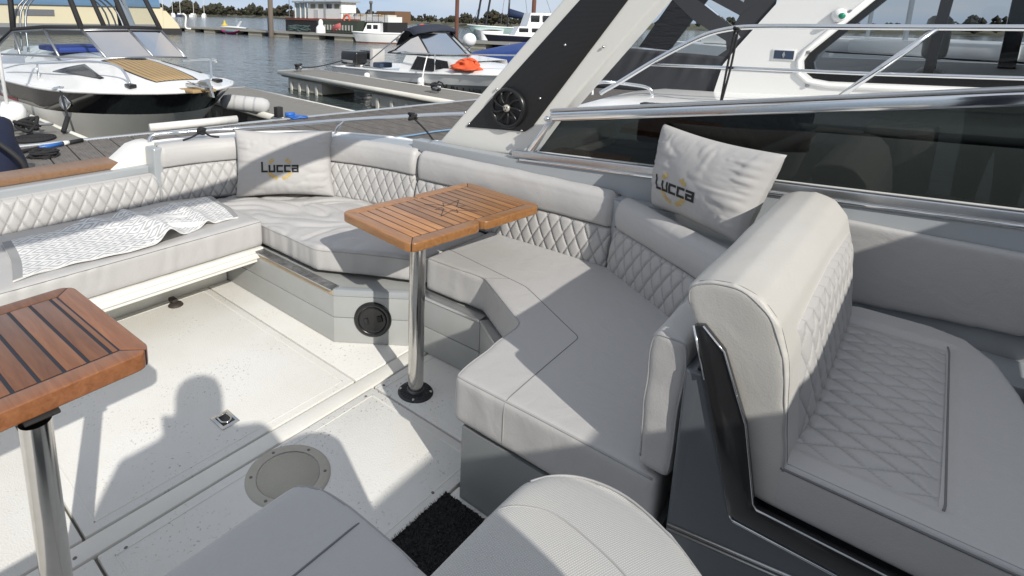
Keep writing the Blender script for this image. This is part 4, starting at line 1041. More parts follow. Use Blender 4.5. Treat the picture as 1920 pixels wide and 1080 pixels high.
def fender(label, a, b, r, m=WHITEB, rope=None):
    a, b = Vector(a), Vector(b); t = thing('fender', label, 'fender', (a+b)/2); d = (b-a); L = d.length; ax_ = d.normalized()
    obj('body', lathe(NB(), [(0, 0), (r*.35, .0), (r*.8, L*.05), (r, L*.16), (r, L*.84), (r*.8, L*.95), (r*.35, L), (0, L)], a, ax_, 20), m, t, True)
    for k in range(3):
        obj('stripe', lathe(NB(), [(r*1.005, 0), (r*1.005, L*.04)], a + ax_*L*(.28+.2*k), ax_, 20), P('fender_grey', (.35, .36, .37), .6), t, True)
    return t
fender('fat white cylindrical fender at the left edge by the black hull', (1.25, 9.1, .22), (2.05, 8.75, .20), .17)
fender('striped white fender on the finger pontoon at the bow of the black-hulled boat', (4.66, 8.62, .14), (5.22, 8.10, .06), .125, P('fender_cover', (.50, .50, .50), .8, var=(6, .5, (.40, .40, .41))))
o = obj('white_fender_tube', tube(NB(), [(3.05, 7.47, .07), (4.18, 7.32, .07)], .055, 12), P('creased_white_plastic', (.72, .71, .68), .5, var=(8, .4, (.58, .57, .55)), bump=(14, .4)), None, True); tag(o, 'long creased white plastic fender tube on the walkway edge', 'fender')
pp = thing('power_plug', 'blue shore power plug and cable on the finger pontoon', 'plug', (5.0, 7.4, 0))
PB = P('power_blue', (.02, .12, .45), .45)
obj('plug', tube(NB(), [(5.0, 7.35, .04), (5.13, 7.29, .04)], .035, 12), PB, pp, True)
obj('cable', knot((5.10, 7.18, .015), .15, 12, 21, .010, .15), PB, pp, True)
obj('bracket', box(NB(), 4.88, 4.98, 7.37, 7.47, 0, .16), DARK, pp, bevel=.01)
o = obj('blue_line', tube(NB(), catmull([(4.9, 5.15, .02), (5.3, 5.05, .02), (5.8, 5.0, .02), (6.3, 4.85, .02)], 6), .012, 6), P('pale_blue_rope', (.15, .27, .42), .8), None, True); tag(o, 'thin pale blue line lying on the walkway beside the arch', 'rope')
o = obj('yellow_line', tube(NB(), catmull([(4.95, 4.55, .02), (5.4, 4.55, .02), (6.2, 4.45, .02)], 6), .013, 6), P('yellow_rope', (.42, .28, .06), .8), None, True); tag(o, 'yellow-orange line on the walkway beside the arch base', 'rope')

# ------------------------------------------------------------------ boats
def loft(bm, secs, close=False):
    rows = [[bm.verts.new(p) for p in s] for s in secs]
    for a, b in zip(rows, rows[1:]):
        for i in range(len(a)-1):
            try: bm.faces.new((a[i], a[i+1], b[i+1], b[i]))
            except ValueError: pass
    return rows
def ip(tab, d):
    for (a, x), (b, y) in zip(tab, tab[1:]):
        if d <= b: return x + (y-x)*(d-a)/(b-a) if b > a else x
    return tab[-1][1]
class Hull:
    """bow at local origin heading -Y; d = distance aft; half beam, rail height, crown height as tables over d"""
    def __init__(s, M, L, hb, zr, zc, zb, hbb, rake, n=36):
        s.M, s.L, s.hb, s.zr, s.zc, s.zb, s.hbb, s.rake, s.n = M, L, hb, zr, zc, zb, hbb, rake, n
        s.ds = [L*(i/n)**1.7 for i in range(n+1)]
    def deck(s, d, t, lift=0):   # t in -1..1
        h = ip(s.hb, d); z = ip(s.zr, d) + (ip(s.zc, d)-ip(s.zr, d))*(1-abs(t)**2.2)
        return s.M @ Vector((t*h, d, z+lift))
    def side(s, d, sg, k):       # k 0 rail .. 1 waterline band
        h = ip(s.hb, d); hb = h*ip(s.hbb, d); z0 = ip(s.zr, d); z1 = ip(s.zb, d)
        return s.M @ Vector((sg*(h + (hb-h)*k**1.2), d + s.rake*k*max(0, 1-d/(s.L*.35)), z0 + (z1-z0)*k))
    def build(s, parent, mdeck, mtop, mlow, split=.55, rub=None):
        bm = NB(); loft(bm, [[s.deck(d, -1+2*j/14) for j in range(15)] for d in s.ds]); bmesh.ops.remove_doubles(bm, verts=bm.verts, dist=1e-4); obj('deck', bm, mdeck, parent, True)
        for nm, m, k0, k1 in (('topside', mtop, 0, split), ('lower_hull', mlow, split, 1.0)):
            bm = NB()
            for sg in (-1, 1): loft(bm, [[s.side(d, sg, k0 + (k1-k0)*j/5) for j in range(6)] for d in s.ds])
            loft(bm, [[s.side(s.ds[-1], -1 + 2*i/6, 0) if False else s.side(s.ds[-1], -1, k0+(k1-k0)*j/5).lerp(s.side(s.ds[-1], 1, k0+(k1-k0)*j/5), i/6) for j in range(6)] for i in range(7)])
            bmesh.ops.remove_doubles(bm, verts=bm.verts, dist=1e-4); obj(nm, bm, m, parent, True)
        if rub:
            pts = [s.side(d, -1, 0) for d in s.ds[::-1]] + [s.side(d, 1, 0) for d in s.ds[1:]]
            obj('rub_rail', tube(NB(), pts, rub, 8), WHITEB, parent, True)
BLACKH = P('black_hull_gelcoat', (.006, .006, .008), .12, coat=.5)
GREYH = P('pale_grey_hull', (.74, .73, .69), .35, var=(1.5, .4, (.64, .63, .59)))

# ---- left sports boat
lb = thing('sports_boat', 'white sports cuddy with black hull band and clear canopy at upper left', 'boat', (4.05, 10, WZ))
LM = Matrix.Translation((3.80, 7.62, 0))
H1 = Hull(LM, 7.0, [(0, .0), (.05, .28), (.15, .46), (.4, .72), (.8, .97), (1.4, 1.17), (2.5, 1.30), (4, 1.32), (7, 1.27)],
          [(0, .47), (.8, .45), (2, .40), (4, .37), (7, .35)], [(0, .49), (.5, .55), (1.2, .64), (2.0, .73), (2.8, .79), (3.4, .80), (7, .78)],
          [(0, -.62), (7, -.62)], [(0, .3), (1, .58), (2.5, .84), (7, .92)], 1.5)
H1.build(lb, WHITEB, BLACKH, GREYH, .325, .028)
def on_deck(hull, poly, lift, nm, m, parent, sub=8):
    """lay a thin plate on the deck: poly corners (d, t) quad"""
    (a, b, c, d) = poly
    def f(u, v):
        p = [(1-u)*(1-v)*a[i] + u*(1-v)*b[i] + u*v*c[i] + (1-u)*v*d[i] for i in (0, 1)]
        return hull.deck(p[0], p[1], lift)
    me = grid_mesh(nm, sub, sub, f, skirt=lambda u, v: Vector((0, 0, -lift*.9))); return mobj(nm, me, m, parent)
TANPLANK = P('tan_deck_foam', (.36, .25, .125), .8, var=(30, .3, (.28, .19, .09)))
for k in range(9):
    t0 = -.34 + k*.075; 
    on_deck(H1, ((.62, t0*1.0), (.62, t0+.055), (2.45, t0*.72+.040), (2.45, t0*.72)), .012, 'deck_plank', TANPLANK, lb, 6)
on_deck(H1, ((.60, -.36), (.60, .36), (2.47, .26), (2.47, -.27)), .006, 'plank_bed', CAULK, lb)
for s in (-1, 1):
    on_deck(H1, ((1.35, s*.62), (1.36, s*.66), (2.75, s*.74), (2.45, s*.46)), .010, 'deck_window', BLACKG, lb)
obj('deck_hatch', lathe(NB(), [(0, .02), (.15, .018), (.17, 0)], H1.deck(2.35, .1, .01), seg=24), BLACKG, lb, True)
def wscr(hull_M, pts_b, pts_t, parent, frame, glass, r=.022):
    for i in range(len(pts_b)-1):
        bm = NB(); bm.faces.new([bm.verts.new(p) for p in (pts_b[i], pts_b[i+1], pts_t[i+1], pts_t[i])]); obj('windscreen_pane', bm, glass, parent)
    obj('windscreen_top_rail', tube(NB(), pts_t, r, 8), frame, parent, True)
    for a, b in zip(pts_b, pts_t): obj('windscreen_mullion', tube(NB(), [a, b], r, 8), frame, parent, True)
    obj('windscreen_base', tube(NB(), pts_b, r*.8, 8), frame, parent, True)
GREYF = P('grey_anodised', (.30, .31, .33), .35, .7)
WB = [(2.66, 13.1, .72), (2.80, 11.9, .76), (3.10, 10.9, .77), (3.58, 10.22, .77), (4.32, 10.20, .77), (4.98, 10.36, .72), (5.02, 11.6, .74), (5.05, 13.1, .72)]
WT = [(2.72, 13.25, .80), (2.86, 12.4, 1.14), (3.12, 11.6, 1.20), (3.50, 10.98, 1.21), (4.25, 10.98, 1.21), (4.86, 11.08, 1.19), (4.95, 12.3, 1.12), (5.02, 13.25, .80)]
SHF = Vector((0, 0, 0)); WB = [tuple(Vector(p)+SHF) for p in WB]; WT = [tuple(Vector(p)+SHF) for p in WT]
wscr(None, [Vector(p) for p in WB], [Vector(p) for p in WT], lb, GREYF, CLEARG)
CT = [(2.86, 13.3, 1.95), (2.95, 12.7, 2.02), (3.14, 12.1, 2.05), (3.48, 11.62, 2.06), (4.22, 11.62, 2.06), (4.76, 11.70, 2.05), (4.86, 12.8, 2.02), (4.95, 13.3, 1.95)]
CT = [tuple(Vector(p)+SHF) for p in CT]
CANV = P('black_canvas', (.014, .014, .016), .8)
for i in range(7):
    bm = NB(); bm.faces.new([bm.verts.new(p) for p in (Vector(WT[i])+Vector((0, 0, .02)), Vector(WT[i+1])+Vector((0, 0, .02)), CT[i+1], CT[i])]); obj('clear_canopy_panel', bm, CLEARV, lb)
for i in (0, 1, 3, 4, 5, 7): obj('canopy_strap', tube(NB(), [Vector(WT[i])+Vector((0, 0, .02)), CT[i]], .045, 6), CANV, lb, True)
obj('canopy_strap', tube(NB(), [Vector(WT[3]).lerp(Vector(WT[4]), .5), Vector(CT[3]).lerp(Vector(CT[4]), .45)], .04, 6), CANV, lb, True)
obj('canopy_hem', tube(NB(), [Vector(p)+Vector((0, 0, .035)) for p in WT], .035, 6), CANV, lb, True)
bm = NB(); loft(bm, [[Vector(CT[i]) for i in range(8)], [Vector(CT[i])+Vector((-.3*(i-3.5)*.25, .9, .05)) for i in range(8)]]); bm.faces.new([bm.verts.new(p) for p in CT]); obj('canopy_top', bm, CANV, lb)
for i in range(1, 7, 2):   # canopy hoops seen through the panels
    obj('canopy_hoop', tube(NB(), catmull([(2.95, 13.0-.2*i, .8), (3.1, 13.0-.15*i, 1.6), (3.8, 13.0-.12*i, 1.98), (4.5, 13.0-.15*i, 1.6), (4.65, 13.0-.2*i, .8)], 6), .018, 6), GREYF, lb, True)
obj('cockpit_cover', box(NB(), 3.25, 4.1, 11.4, 12.6, .80, .90), P('royal_blue_cover', (.02, .05, .28), .7), lb, bevel=.05)
obj('side_rail', tube(NB(), catmull([H1.deck(4.4, -.93, .10), H1.deck(3.4, -.90, .20), H1.deck(2.2, -.86, .26), H1.deck(1.35, -.72, .27), H1.deck(.9, -.66, .22), H1.deck(.72, -.66, .02)], 8), .018, 8), CHROME, lb, True)
obj('rail_post', tube(NB(), [H1.deck(2.75, -.89, 0), H1.deck(2.75, -.89, .23)], .016, 8), CHROME, lb, True)
obj('side_rail', tube(NB(), catmull([H1.deck(2.9, .90, .18), H1.deck(1.7, .84, .25), H1.deck(.9, .76, .26), H1.deck(.75, .72, .30), H1.deck(.85, .66, .26), H1.deck(.55, .60, .02)], 8), .018, 8), CHROME, lb, True)
for d, t in ((.62, -.75), (.52, .70)): obj('deck_cleat', box(NB(), -.05, .05, -.09, .09, 0, .05, Matrix.Translation(H1.deck(d, t))), BLACKP, lb, bevel=.015)
bowp = obj('bow_platform', prism(NB(), [(-.22, .35), (.22, .35), (.17, -.18), (-.17, -.18)], .46, .505, 'z', LM), TANPLANK, lb, bevel=.02)
obj('anchor_roller', box(NB(), -.06, .06, -.30, .25, .50, .56, LM), STEEL, lb, bevel=.01)
bm = NB(); prism(bm, [(-.42, .42), (-.30, .66), (-.02, .60), (-.10, .40)], -.015, .015, 'x', LM); obj('anchor', bm, STEEL, lb, bevel=.006)
bm = NB(); loft(bm, [[LM @ Vector(p) for p in ((-.16, -.05, .62), (0, -.28, .50), (.16, -.05, .62))], [LM @ Vector(p) for p in ((-.10, .12, .60), (0, .10, .55), (.10, .12, .60))]]); obj('anchor_fluke', bm, P('galvanised', (.35, .34, .31), .5, .6), lb)
for d in (1.55, 4.2):
    p = H1.side(d, -1, .17); obj('porthole', lathe(NB(), [(.0, .012), (.07, .012), (.10, .03), (.12, .0)], p + Vector((-.01, 0, 0)), (-1, -.25, 0), 24), CHROME, lb, True)
bm = NB(); loft(bm, [[H1.side(d, -1, k)+Vector((-.004, -.004, 0)) for k in (.275, .325)] for d in [3.6 + .25*i for i in range(13)]]); obj('red_stripe', bm, P('dark_red_stripe', (.22, .008, .010), .3), lb)
ml = thing('mooring_line', 'dark mooring line from the black-hulled boat down to the finger', 'rope', (2.6, 8.5, 0))
obj('line', tube(NB(), [H1.deck(1.75, -.97, .02), (2.38, 8.30, .18)], .016, 6), ROPEB, ml, True); obj('splice', tube(NB(), [(2.38, 8.30, .18), (2.28, 8.18, .02)], .032, 8), ROPEB, ml, True)
obj('eye', lathe(NB(), [(.0, .03), (.06, .025), (.10, 0)], H1.deck(1.75, -.97, 0), seg=16), CHROME, ml, True)
o = obj('white_mast', tube(NB(), [(1.86, 8.75, .0), (1.80, 8.75, 2.4)], .022, 8), WHITEB, None, True); tag(o, 'slim white pole standing on the finger at the left edge', 'pole')

# ---- white fishing boat behind the mid finger
vb = thing('fishing_boat', 'white and grey open fishing boat with folded navy hood behind the middle finger', 'boat', (11, 10, WZ))
VM = Matrix.Translation((11.25, 6.3, 0)) @ Matrix.Rotation(-.10, 4, 'Z')
H2 = Hull(VM, 7.3, [(0, 0), (.1, .2), (.5, .55), (1.2, .88), (2.5, 1.08), (4.5, 1.10), (7.3, 1.02)], [(0, .36), (2, .25), (4, .14), (7.3, .06)],
          [(0, .37), (1, .42), (2.2, .50), (2.9, .50), (3.0, .10), (7.3, .02)], [(0, -.62), (7.3, -.62)], [(0, .2), (1, .4), (3, .75), (7.3, .85)], 1.3)
H2.build(vb, WHITEB, WHITEB, P('slate_hull', (.16, .17, .175), .4), .30, .03)
bm = NB(); loft(bm, [[VM @ Vector(p) for p in ((-.80, 2.0, .2), (-.70, 2.05, .52), (.70, 2.05, .52), (.80, 2.0, .2))], [VM @ Vector(p) for p in ((-.88, 4.4, .08), (-.76, 4.15, .62), (.76, 4.15, .62), (.88, 4.4, .08))]]); obj('cuddy', bm, WHITEB, vb)
bm = NB(); bm.faces.new([bm.verts.new(VM @ Vector(p)) for p in ((-.88, 2.45, .24), (-.80, 2.62, .50), (-.815, 3.7, .56), (-.905, 3.85, .22))]); bmesh.ops.solidify(bm, geom=bm.faces[:], thickness=.02); obj('cuddy_window', bm, BLACKG, vb)
vb_b = [VM @ Vector(p) for p in ((-.80, 4.9, .58), (-.74, 3.3, .60), (.0, 2.7, .60), (.74, 3.3, .60), (.80, 4.9, .58))]
vb_t = [VM @ Vector(p) for p in ((-.72, 4.7, .66), (-.60, 3.95, 1.12), (.0, 3.5, 1.14), (.60, 3.95, 1.12), (.72, 4.7, .66))]
wscr(None, vb_b, vb_t, vb, P('black_frame', (.02, .02, .022), .4), glass_mat('green_tint_glass', (.55, .68, .68)), .022)
def hood(u, v):
    a = PI*(u*1.0); x = -.72*math.cos(a); 
    return VM @ Vector((x*(1-.08*v), 3.95 + .75*v - .35*math.sin(a), 1.12 + .12*math.sin(a) + .16*math.sin(PI*v) - .30*v*v + .03*noise.noise(Vector((u*7, v*5, 1)))))
mobj('folded_hood', grid_mesh('folded_hood', 24, 12, hood, skirt=lambda u, v: Vector((0, .02, -.05))), P('navy_canvas', (.022, .028, .045), .85, bump=(6, .6)), vb)
for s in (-1, 1): obj('hood_strut', tube(NB(), [VM @ Vector((s*.75, 4.3, 1.15)), VM @ Vector((s*.98, 5.8, .15))], .018, 6), GREYF, vb, True)
obj('side_rail', tube(NB(), catmull([VM @ Vector(p) for p in ((-.92, 4.2, .62), (-.95, 3.0, .66), (-.85, 1.5, .72), (-.4, .5, .75), (0, .15, .78))], 6), .016, 6), CHROME, vb, True)
obj('rail_post', tube(NB(), [VM @ Vector((-.95, 2.9, .2)), VM @ Vector((-.95, 2.9, .66))], .014, 6), CHROME, vb, True)
for s, m in ((-.35, 'a'), (.3, 'b')):
    e = obj('outboard', box(NB(), s-.22, s+.22, 6.7, 7.5, .10, .50, VM), BLACKP, vb, bevel=.08, seg=3)
    obj('engine_band', box(NB(), s-.225, s+.225, 6.85, 7.45, .16, .24, VM), P('engine_grey', (.30, .31, .32), .4), e, bevel=.02)
for x, y in ((-.3, 6.0), (.35, 5.0)):
    e = obj('helm_seat', box(NB(), x-.22, x+.22, y-.06, y+.10, .1, .62, VM), P('pale_seat', (.48, .47, .45), .6), vb, bevel=.04)
    obj('seat_pad', box(NB(), x-.22, x+.22, y-.40, y-.06, .1, .25, VM), P('navy_seat', (.03, .05, .09), .6), e, bevel=.03)
bm = NB()
def letters(txt_strokes, orig, ux, uz, sz, wd, parent, m, lift):
    for pl in txt_strokes:
        bm = NB()
        for i, (a, b) in enumerate(zip(pl, pl[1:])):
            a, b = Vector((*a, 0)), Vector((*b, 0)); d = (b-a).normalized(); nn = Vector((-d.y, d.x, 0))*wd/2; a = a-d*wd*.4; b = b+d*wd*.4
            bm.faces.new([bm.verts.new(orig + ux*q.x*sz + uz*q.y*sz + lift*(1+.01*i)) for q in (a-nn, b-nn, b+nn, a+nn)])
        obj('letter', bm, m, parent)
# lettering on the fishing boat's flank (reads  Varros ; the end is hidden behind the arch)
VA = [[(-.45, .72), (-.25, .9), (.1, .75), (.25, .1), (.75, 1.0)], [(.8, 0), (1.15, .75), (1.25, 0)], [(.95, .3), (1.25, .3)], [(1.5, 0), (1.6, .6), (1.95, .62)], [(2.15, 0), (2.25, .6), (2.6, .62)], [(2.85, .05), (2.8, .5), (3.2, .58), (3.25, .08), (2.85, .05)], [(3.95, .55), (3.55, .55), (3.5, .32), (3.9, .28), (3.85, 0), (3.4, 0)]]
p0 = H2.side(2.6, -1, .5); p1 = H2.side(1.2, -1, .5); ux = (p1-p0).normalized(); uz = (H2.side(3.0, -1, .35)-H2.side(3.0, -1, .65)).normalized()
letters(VA, p0, ux, uz, .26, .13, vb, DARK, Vector((-.03, -.02, .01)))
of = thing('orange_buoy_bag', 'crumpled bright orange buoyancy bag on the fishing boat side deck', 'bag', (10.4, 8.3, .4))
def ob(u, v):
    a = 2*PI*u; nn = noise.noise(Vector((math.cos(a)*2.3, math.sin(a)*2.3, v*3+2))); r = .27*(1-v**1.6)**.7*(1+.7*nn); c = H2.deck(2.05, -.80, .01)
    return c + Vector((r*math.cos(a) + .05*v, r*1.5*math.sin(a) - .10*v, .25*v*(1+.5*noise.noise(Vector((u*6, v*2, 4))))))
mobj('bag', grid_mesh('bag', 36, 14, ob), P('orange_fabric', (.66, .10, .03), .75, bump=(20, .6)), of)
tarp = thing('blue_tarp', 'bright blue tarpaulin draped over a boat behind the fishing boat', 'tarpaulin', (13.5, 9, 0))
def tp(u, v):
    return Vector((13.4 + 2.2*v + .2*u, 11.0 - 3.8*u, .38 + .80*(u**.6)*math.sin(PI*min(1, v*.7+.15)) + .05*noise.noise(Vector((u*6, v*4, 2))) ))
mobj('sheet', grid_mesh('sheet', 30, 20, tp, skirt=lambda u, v: Vector((0, 0, -.5))), P('royal_blue_tarp', (.022, .055, .21), .6, bump=(5, .5)), tarp)
wb_ = thing('mooring_buoy', 'round white buoy beside the blue tarpaulin', 'buoy', (15.5, 12.0, 0))
obj('ball', lathe(NB(), [(.22*math.sin(a), .22-.22*math.cos(a)) for a in [PI*k/12 for k in range(13)]], (14.9, 11.6, .62), seg=20), WHITEB, wb_, True)
obj('stalk', tube(NB(), [(14.9, 11.6, WZ), (14.9, 11.6, .7)], .03, 8), ALU, wb_, True)
# ================================================================== far pontoon and what lies on it
fp = thing('far_pontoon', 'long low pontoon on pale floats across the middle of the river', 'pontoon', (33, 45, WZ))
obj('deck', box(NB(), 32.6, 35.0, 22, 90, -.12, -.02), WOODL, fp)
obj('fascia', box(NB(), 32.5, 32.59, 22, 90, -.16, -.03), P('pale_fascia', (.36, .35, .32), .8), fp)
for k in range(14):
    y = 24 + k*4.6; obj('float', box(NB(), 32.62, 34.9, y, y+2.4, WZ-.1, -.13), P('stained_float', (.44, .40, .31), .85, var=(.6, .7, (.27, .25, .2))), fp)
obj('shadow_gap', box(NB(), 33.4, 34.8, 22, 90, WZ-.05, -.13), DARK, fp)  # dark box standing in for the shade under the deck
PILE = P('timber_pile', (.10, .085, .07), .9, var=(1.5, .6, (.16, .13, .10)), stretch=(1, 1, .2)); RUST = P('rusty_pile', (.13, .055, .035), .9, var=(1.2, .6, (.07, .03, .025)))
for lab, x, y, h, r, m in (('weathered timber pile rising from the far pontoon left of the barge', 32.2, 49.2, 5.0, .24, PILE), ('tall rust-brown pile behind the fishing boat hood', 39.5, 32.2, 6.0, .17, RUST), ('rust-brown pile beside the arch leg', 61.0, 38.0, 5.2, .25, RUST)):
    o = obj('mooring_pile', lathe(NB(), [(0, h), (r, h), (r, WZ-1)][::-1], (x, y, 0), seg=14), m, None, True); tag(o, lab, 'pile', 'mooring piles')
o = obj('blue_post', lathe(NB(), [(.2, WZ), (.2, 1.25), (0, 1.3)], (32.9, 50.5, 0), seg=12), P('blue_paint', (.03, .07, .25), .6), None, True); tag(o, 'short blue post on the far pontoon beside the timber pile', 'post')
# cleats and lines on the middle finger
for k, (x, y, l) in enumerate(((9.60, 13.4, 'dark rope-wrapped cleat at the outer end of the middle finger'), (9.05, 7.9, 'grey cleat at the inner end of the middle finger near the arch'))):
    t = thing('dock_cleat', l, 'cleat', (x, y, 0)); obj('horns', tube(NB(), [(x-.05, y-.18, .12), (x+.05, y+.18, .12)], .025, 8), ALU, t, True); obj('stem', box(NB(), x-.05, x+.05, y-.06, y+.06, -.015, .11), ALU, t, bevel=.01)
    obj('rope_turns', knot((x, y, .12), .10, 12, 40+k, .022), ROPEB, t, True)
ml2 = thing('mooring_line', 'dark stern line from the fishing boat to the end of the middle finger', 'rope', (10.0, 13.2, 0))
obj('line', tube(NB(), catmull([(9.62, 13.4, .12), (9.95, 13.3, .10), (10.3, 13.1, .16), (10.75, 12.9, .28)], 6), .016, 6), ROPEB, ml2, True)
ml3 = thing('mooring_line', 'pale spring line hanging from the fishing boat rail', 'rope', (10.2, 9.2, 0))
obj('line', tube(NB(), catmull([(10.28, 9.25, .62), (10.10, 9.2, .25), (9.85, 9.0, -.02)], 6), .016, 6), WHITEB, ml3, True)
for k, (d, l) in enumerate(((3.2, 'short white fender hanging amidships on the fishing boat'), (5.4, 'short white fender hanging near the fishing boat stern'))):
    p = H2.side(d, -1, .25); fender(l, p + Vector((-.10, 0, .10)), p + Vector((-.10, 0, -.32)), .085)
# barge
bg_ = thing('houseboat_barge', 'old black barge with a white wheelhouse behind the far pontoon', 'barge', (47.5, 56, WZ))
BLKH = P('tarred_hull', (.018, .017, .018), .7); RED = P('red_lead_band', (.20, .06, .045), .8)
bm = NB(); prism(bm, [(45.6, 47), (45.5, 64), (46.4, 67.4), (47.3, 67.6), (48.6, 65), (48.8, 47)], WZ-.2, .95); obj('hull', bm, BLKH, bg_)
bm = NB(); prism(bm, [(45.52, 52), (45.42, 64), (46.4, 67.5), (47.3, 67.7), (48.7, 65), (48.7, 52)], .96, 1.22); obj('bulwark', bm, RED, bg_)
WHP = P('white_house_paint', (.75, .75, .73), .6, var=(.8, .4, (.62, .62, .6)))
bm = NB(); prism(bm, [(45.9, 55.2), (45.9, 61.8), (48.2, 61.8), (48.2, 55.2)], 1.22, 3.15); obj('wheelhouse', bm, WHP, bg_)
bm = NB(); prism(bm, [(45.5, 54.8), (45.5, 64.6), (48.6, 64.6), (48.6, 54.8)], 3.16, 3.34); obj('roof', bm, P('grey_roof', (.34, .34, .33), .7), bg_)
for k, y in enumerate((55.5, 57.0, 58.6, 60.2)):
    w = obj('window', box(NB(), 45.86, 45.93, y, y+.95, 2.45, 2.95), P('curtained_glass', (.16, .14, .09) if k < 2 else (.05, .06, .065), .3) if k != 1 else BLACKG, bg_)
obj('door', box(NB(), 45.86, 45.93, 59.6, 60.5, 1.25, 2.3), P('grey_door', (.5, .5, .49), .6), bg_)
for y in (62.2, 63.2, 64.3): obj('porch_post', box(NB(), 45.8, 45.95, y, y+.15, 1.2, 3.16), WHP, bg_)
obj('porch_glass', box(NB(), 45.9, 45.95, 62.0, 64.3, 1.3, 3.1), P('porch_glazing', (.22, .27, .29), .15), bg_)
obj('long_cabin', box(NB(), 46.0, 48.2, 47.3, 55.0, .95, 1.55), WHP, bg_)
for k in range(9):
    y = 47.6 + k*.85; obj('deck_crate', box(NB(), 46.2, 47.6, y, y+.6+.2*random.random(), 1.552, 1.75+.2*random.random()), P('deck_clutter_%d' % (k % 4), [(.5, .48, .42), (.45, .28, .12), (.3, .32, .33), (.6, .58, .55)][k % 4], .8), bg_)
obj('chimney', lathe(NB(), [(.14, 1.5), (.14, 3.0), (.2, 3.02), (.2, 3.3), (0, 3.35)], (47, 51.2, 0), seg=12), P('stove_pipe', (.12, .12, .12), .6), bg_, True)
for k in range(8): obj('rail_post', tube(NB(), [(45.55, 47.4+k*1.0, .95), (45.55, 47.4+k*1.0, 1.85)], .03, 5), DARK, bg_)
obj('rail', tube(NB(), [(45.55, 47.2, 1.85), (45.55, 55, 1.85)], .025, 5), DARK, bg_)
for x, y, h in ((46.0, 65.9, 4.2), (46.5, 63.4, 4.6), (45.7, 58.0, 4.6), (46.2, 65.2, 2.2), (46.2, 64.8, 2.0)): obj('mast', tube(NB(), [(x, y, 1), (x, y, h)], .05, 6), GREYF, bg_)
obj('shed', box(NB(), 55.0, 58.0, 55.3, 58.8, .6, 2.3), P('brown_shed', (.16, .09, .05), .8), bg_); 
def ring(label, c, axis=(1, 0, 0), R=.42, r=.11, m=None):
    bm = NB(); q = Vector((0, 0, 1)).rotation_difference(Vector(axis)); pts = [Vector(c) + q @ Vector((R*math.cos(a), R*math.sin(a), 0)) for a in [2*PI*k/24 for k in range(25)]]
    tube(bm, pts, r, 8, caps=False); o = obj('lifebuoy', bm, m or P('lifebuoy_orange', (.62, .10, .05), .5), None, True); tag(o, label, 'lifebuoy', 'orange lifebuoys'); return o
ring('orange lifebuoy on the barge beside the wheelhouse', (45.3, 53.5, 1.25), (-1, -.2, 0))
ring('orange lifebuoy on the blue stand at the end of the far pontoon', (38.4, 35.2, .55), (-1, -.4, 0), .36, .1)
o = obj('lifebuoy_stand', box(NB(), 38.5, 38.62, 34.9, 35.9, WZ, 1.0), P('blue_stand', (.06, .16, .32), .6), None); tag(o, 'blue lifebuoy stand at the right end of the barge', 'stand')
sk = thing('slatted_crate', 'dark green slatted crate standing on the far pontoon', 'crate', (34, 40, 0))
bm = NB(); prism(bm, [(37.3, .06), (42.2, .06), (42.8, 1.15), (36.9, 1.15)], 34.2, 35.0, 'y', Matrix(((0, 1, 0, 0), (1, 0, 0, 2), (0, 0, 1, 0), (0, 0, 0, 1)))); obj('bin', bm, P('green_bin', (.045, .06, .045), .7), sk)
for k in range(10): obj('slat', box(NB(), 34.12, 34.18, 39.6+k*.42, 39.75+k*.42, .3, .75), P('pale_slat', (.40, .41, .38), .7), sk)
for k, (y, r, c) in enumerate(((48.6, .55, (.05, .08, .08)), (47.0, .6, (.045, .075, .075)))):
    o = obj('pot_heap', knot((34.0, y-.5, .35), r, 60, 30+k, .05, .8), P('green_net', c, .9), None, True); tag(o, ('left' if k == 0 else 'right')+' heap of dark green fishing pots on the far pontoon', 'pots')
wp = thing('white_bollard', 'white plastic bollard cover standing beside the lobster pots', 'bollard', (34, 43.5, 0))
obj('body', lathe(NB(), [(.45, -.02), (.42, .5), (.2, .75), (.22, 1.0), (.12, 1.2), (0, 1.22)], (33.8, 43.6, 0), seg=16), WHITEB, wp, True)
o = obj('red_drum', lathe(NB(), [(0, 0), (.35, 0), (.35, 1.1), (0, 1.1)], (34.4, 42.3, .45), (0, -1, .2), 14), P('faded_red', (.45, .10, .10), .6), None, True); tag(o, 'faded red drum lying beside the white bollard', 'drum')
kay = thing('kayak', 'magenta kayak moored along the far pontoon', 'kayak', (32.2, 57, WZ))
def kf(u, v):
    a = PI*v; s = math.sin(PI*u)**.5; return Vector((32.15 + .38*s*math.cos(a), 54.9 + 3.6*u, WZ + .02 + .32*(1-s*.35) - .26*s*math.sin(a) + .10*(2*u-1)**2))
mobj('hull', grid_mesh('hull', 20, 8, kf), P('magenta_plastic', (.26, .015, .12), .35), kay)
obj('cockpit', box(NB(), 31.95, 32.35, 55.8, 57.4, -.30, -.14), P('kayak_seat', (.1, .25, .28), .6), kay, bevel=.05)
pb = thing('paddle_board', 'white upturned windsurf board with fin on the far pontoon', 'board', (33.5, 60, 0))
def bf(u, v):
    a = 2*PI*v; s = math.sin(PI*min(1, u*.95+.03))**.45; return Vector((33.6 + .4*s*math.cos(a), 55.8 + 5.4*u, .10 + .12*s*math.sin(a) + .10*u))
mobj('board', grid_mesh('board', 24, 10, bf), WHITEB, pb)
bm = NB(); prism(bm, [(57.5, .2), (57.9, .2), (57.0, .85), (56.75, .82)], 33.55, 33.63, 'x'); obj('fin', bm, WHITEB, pb)
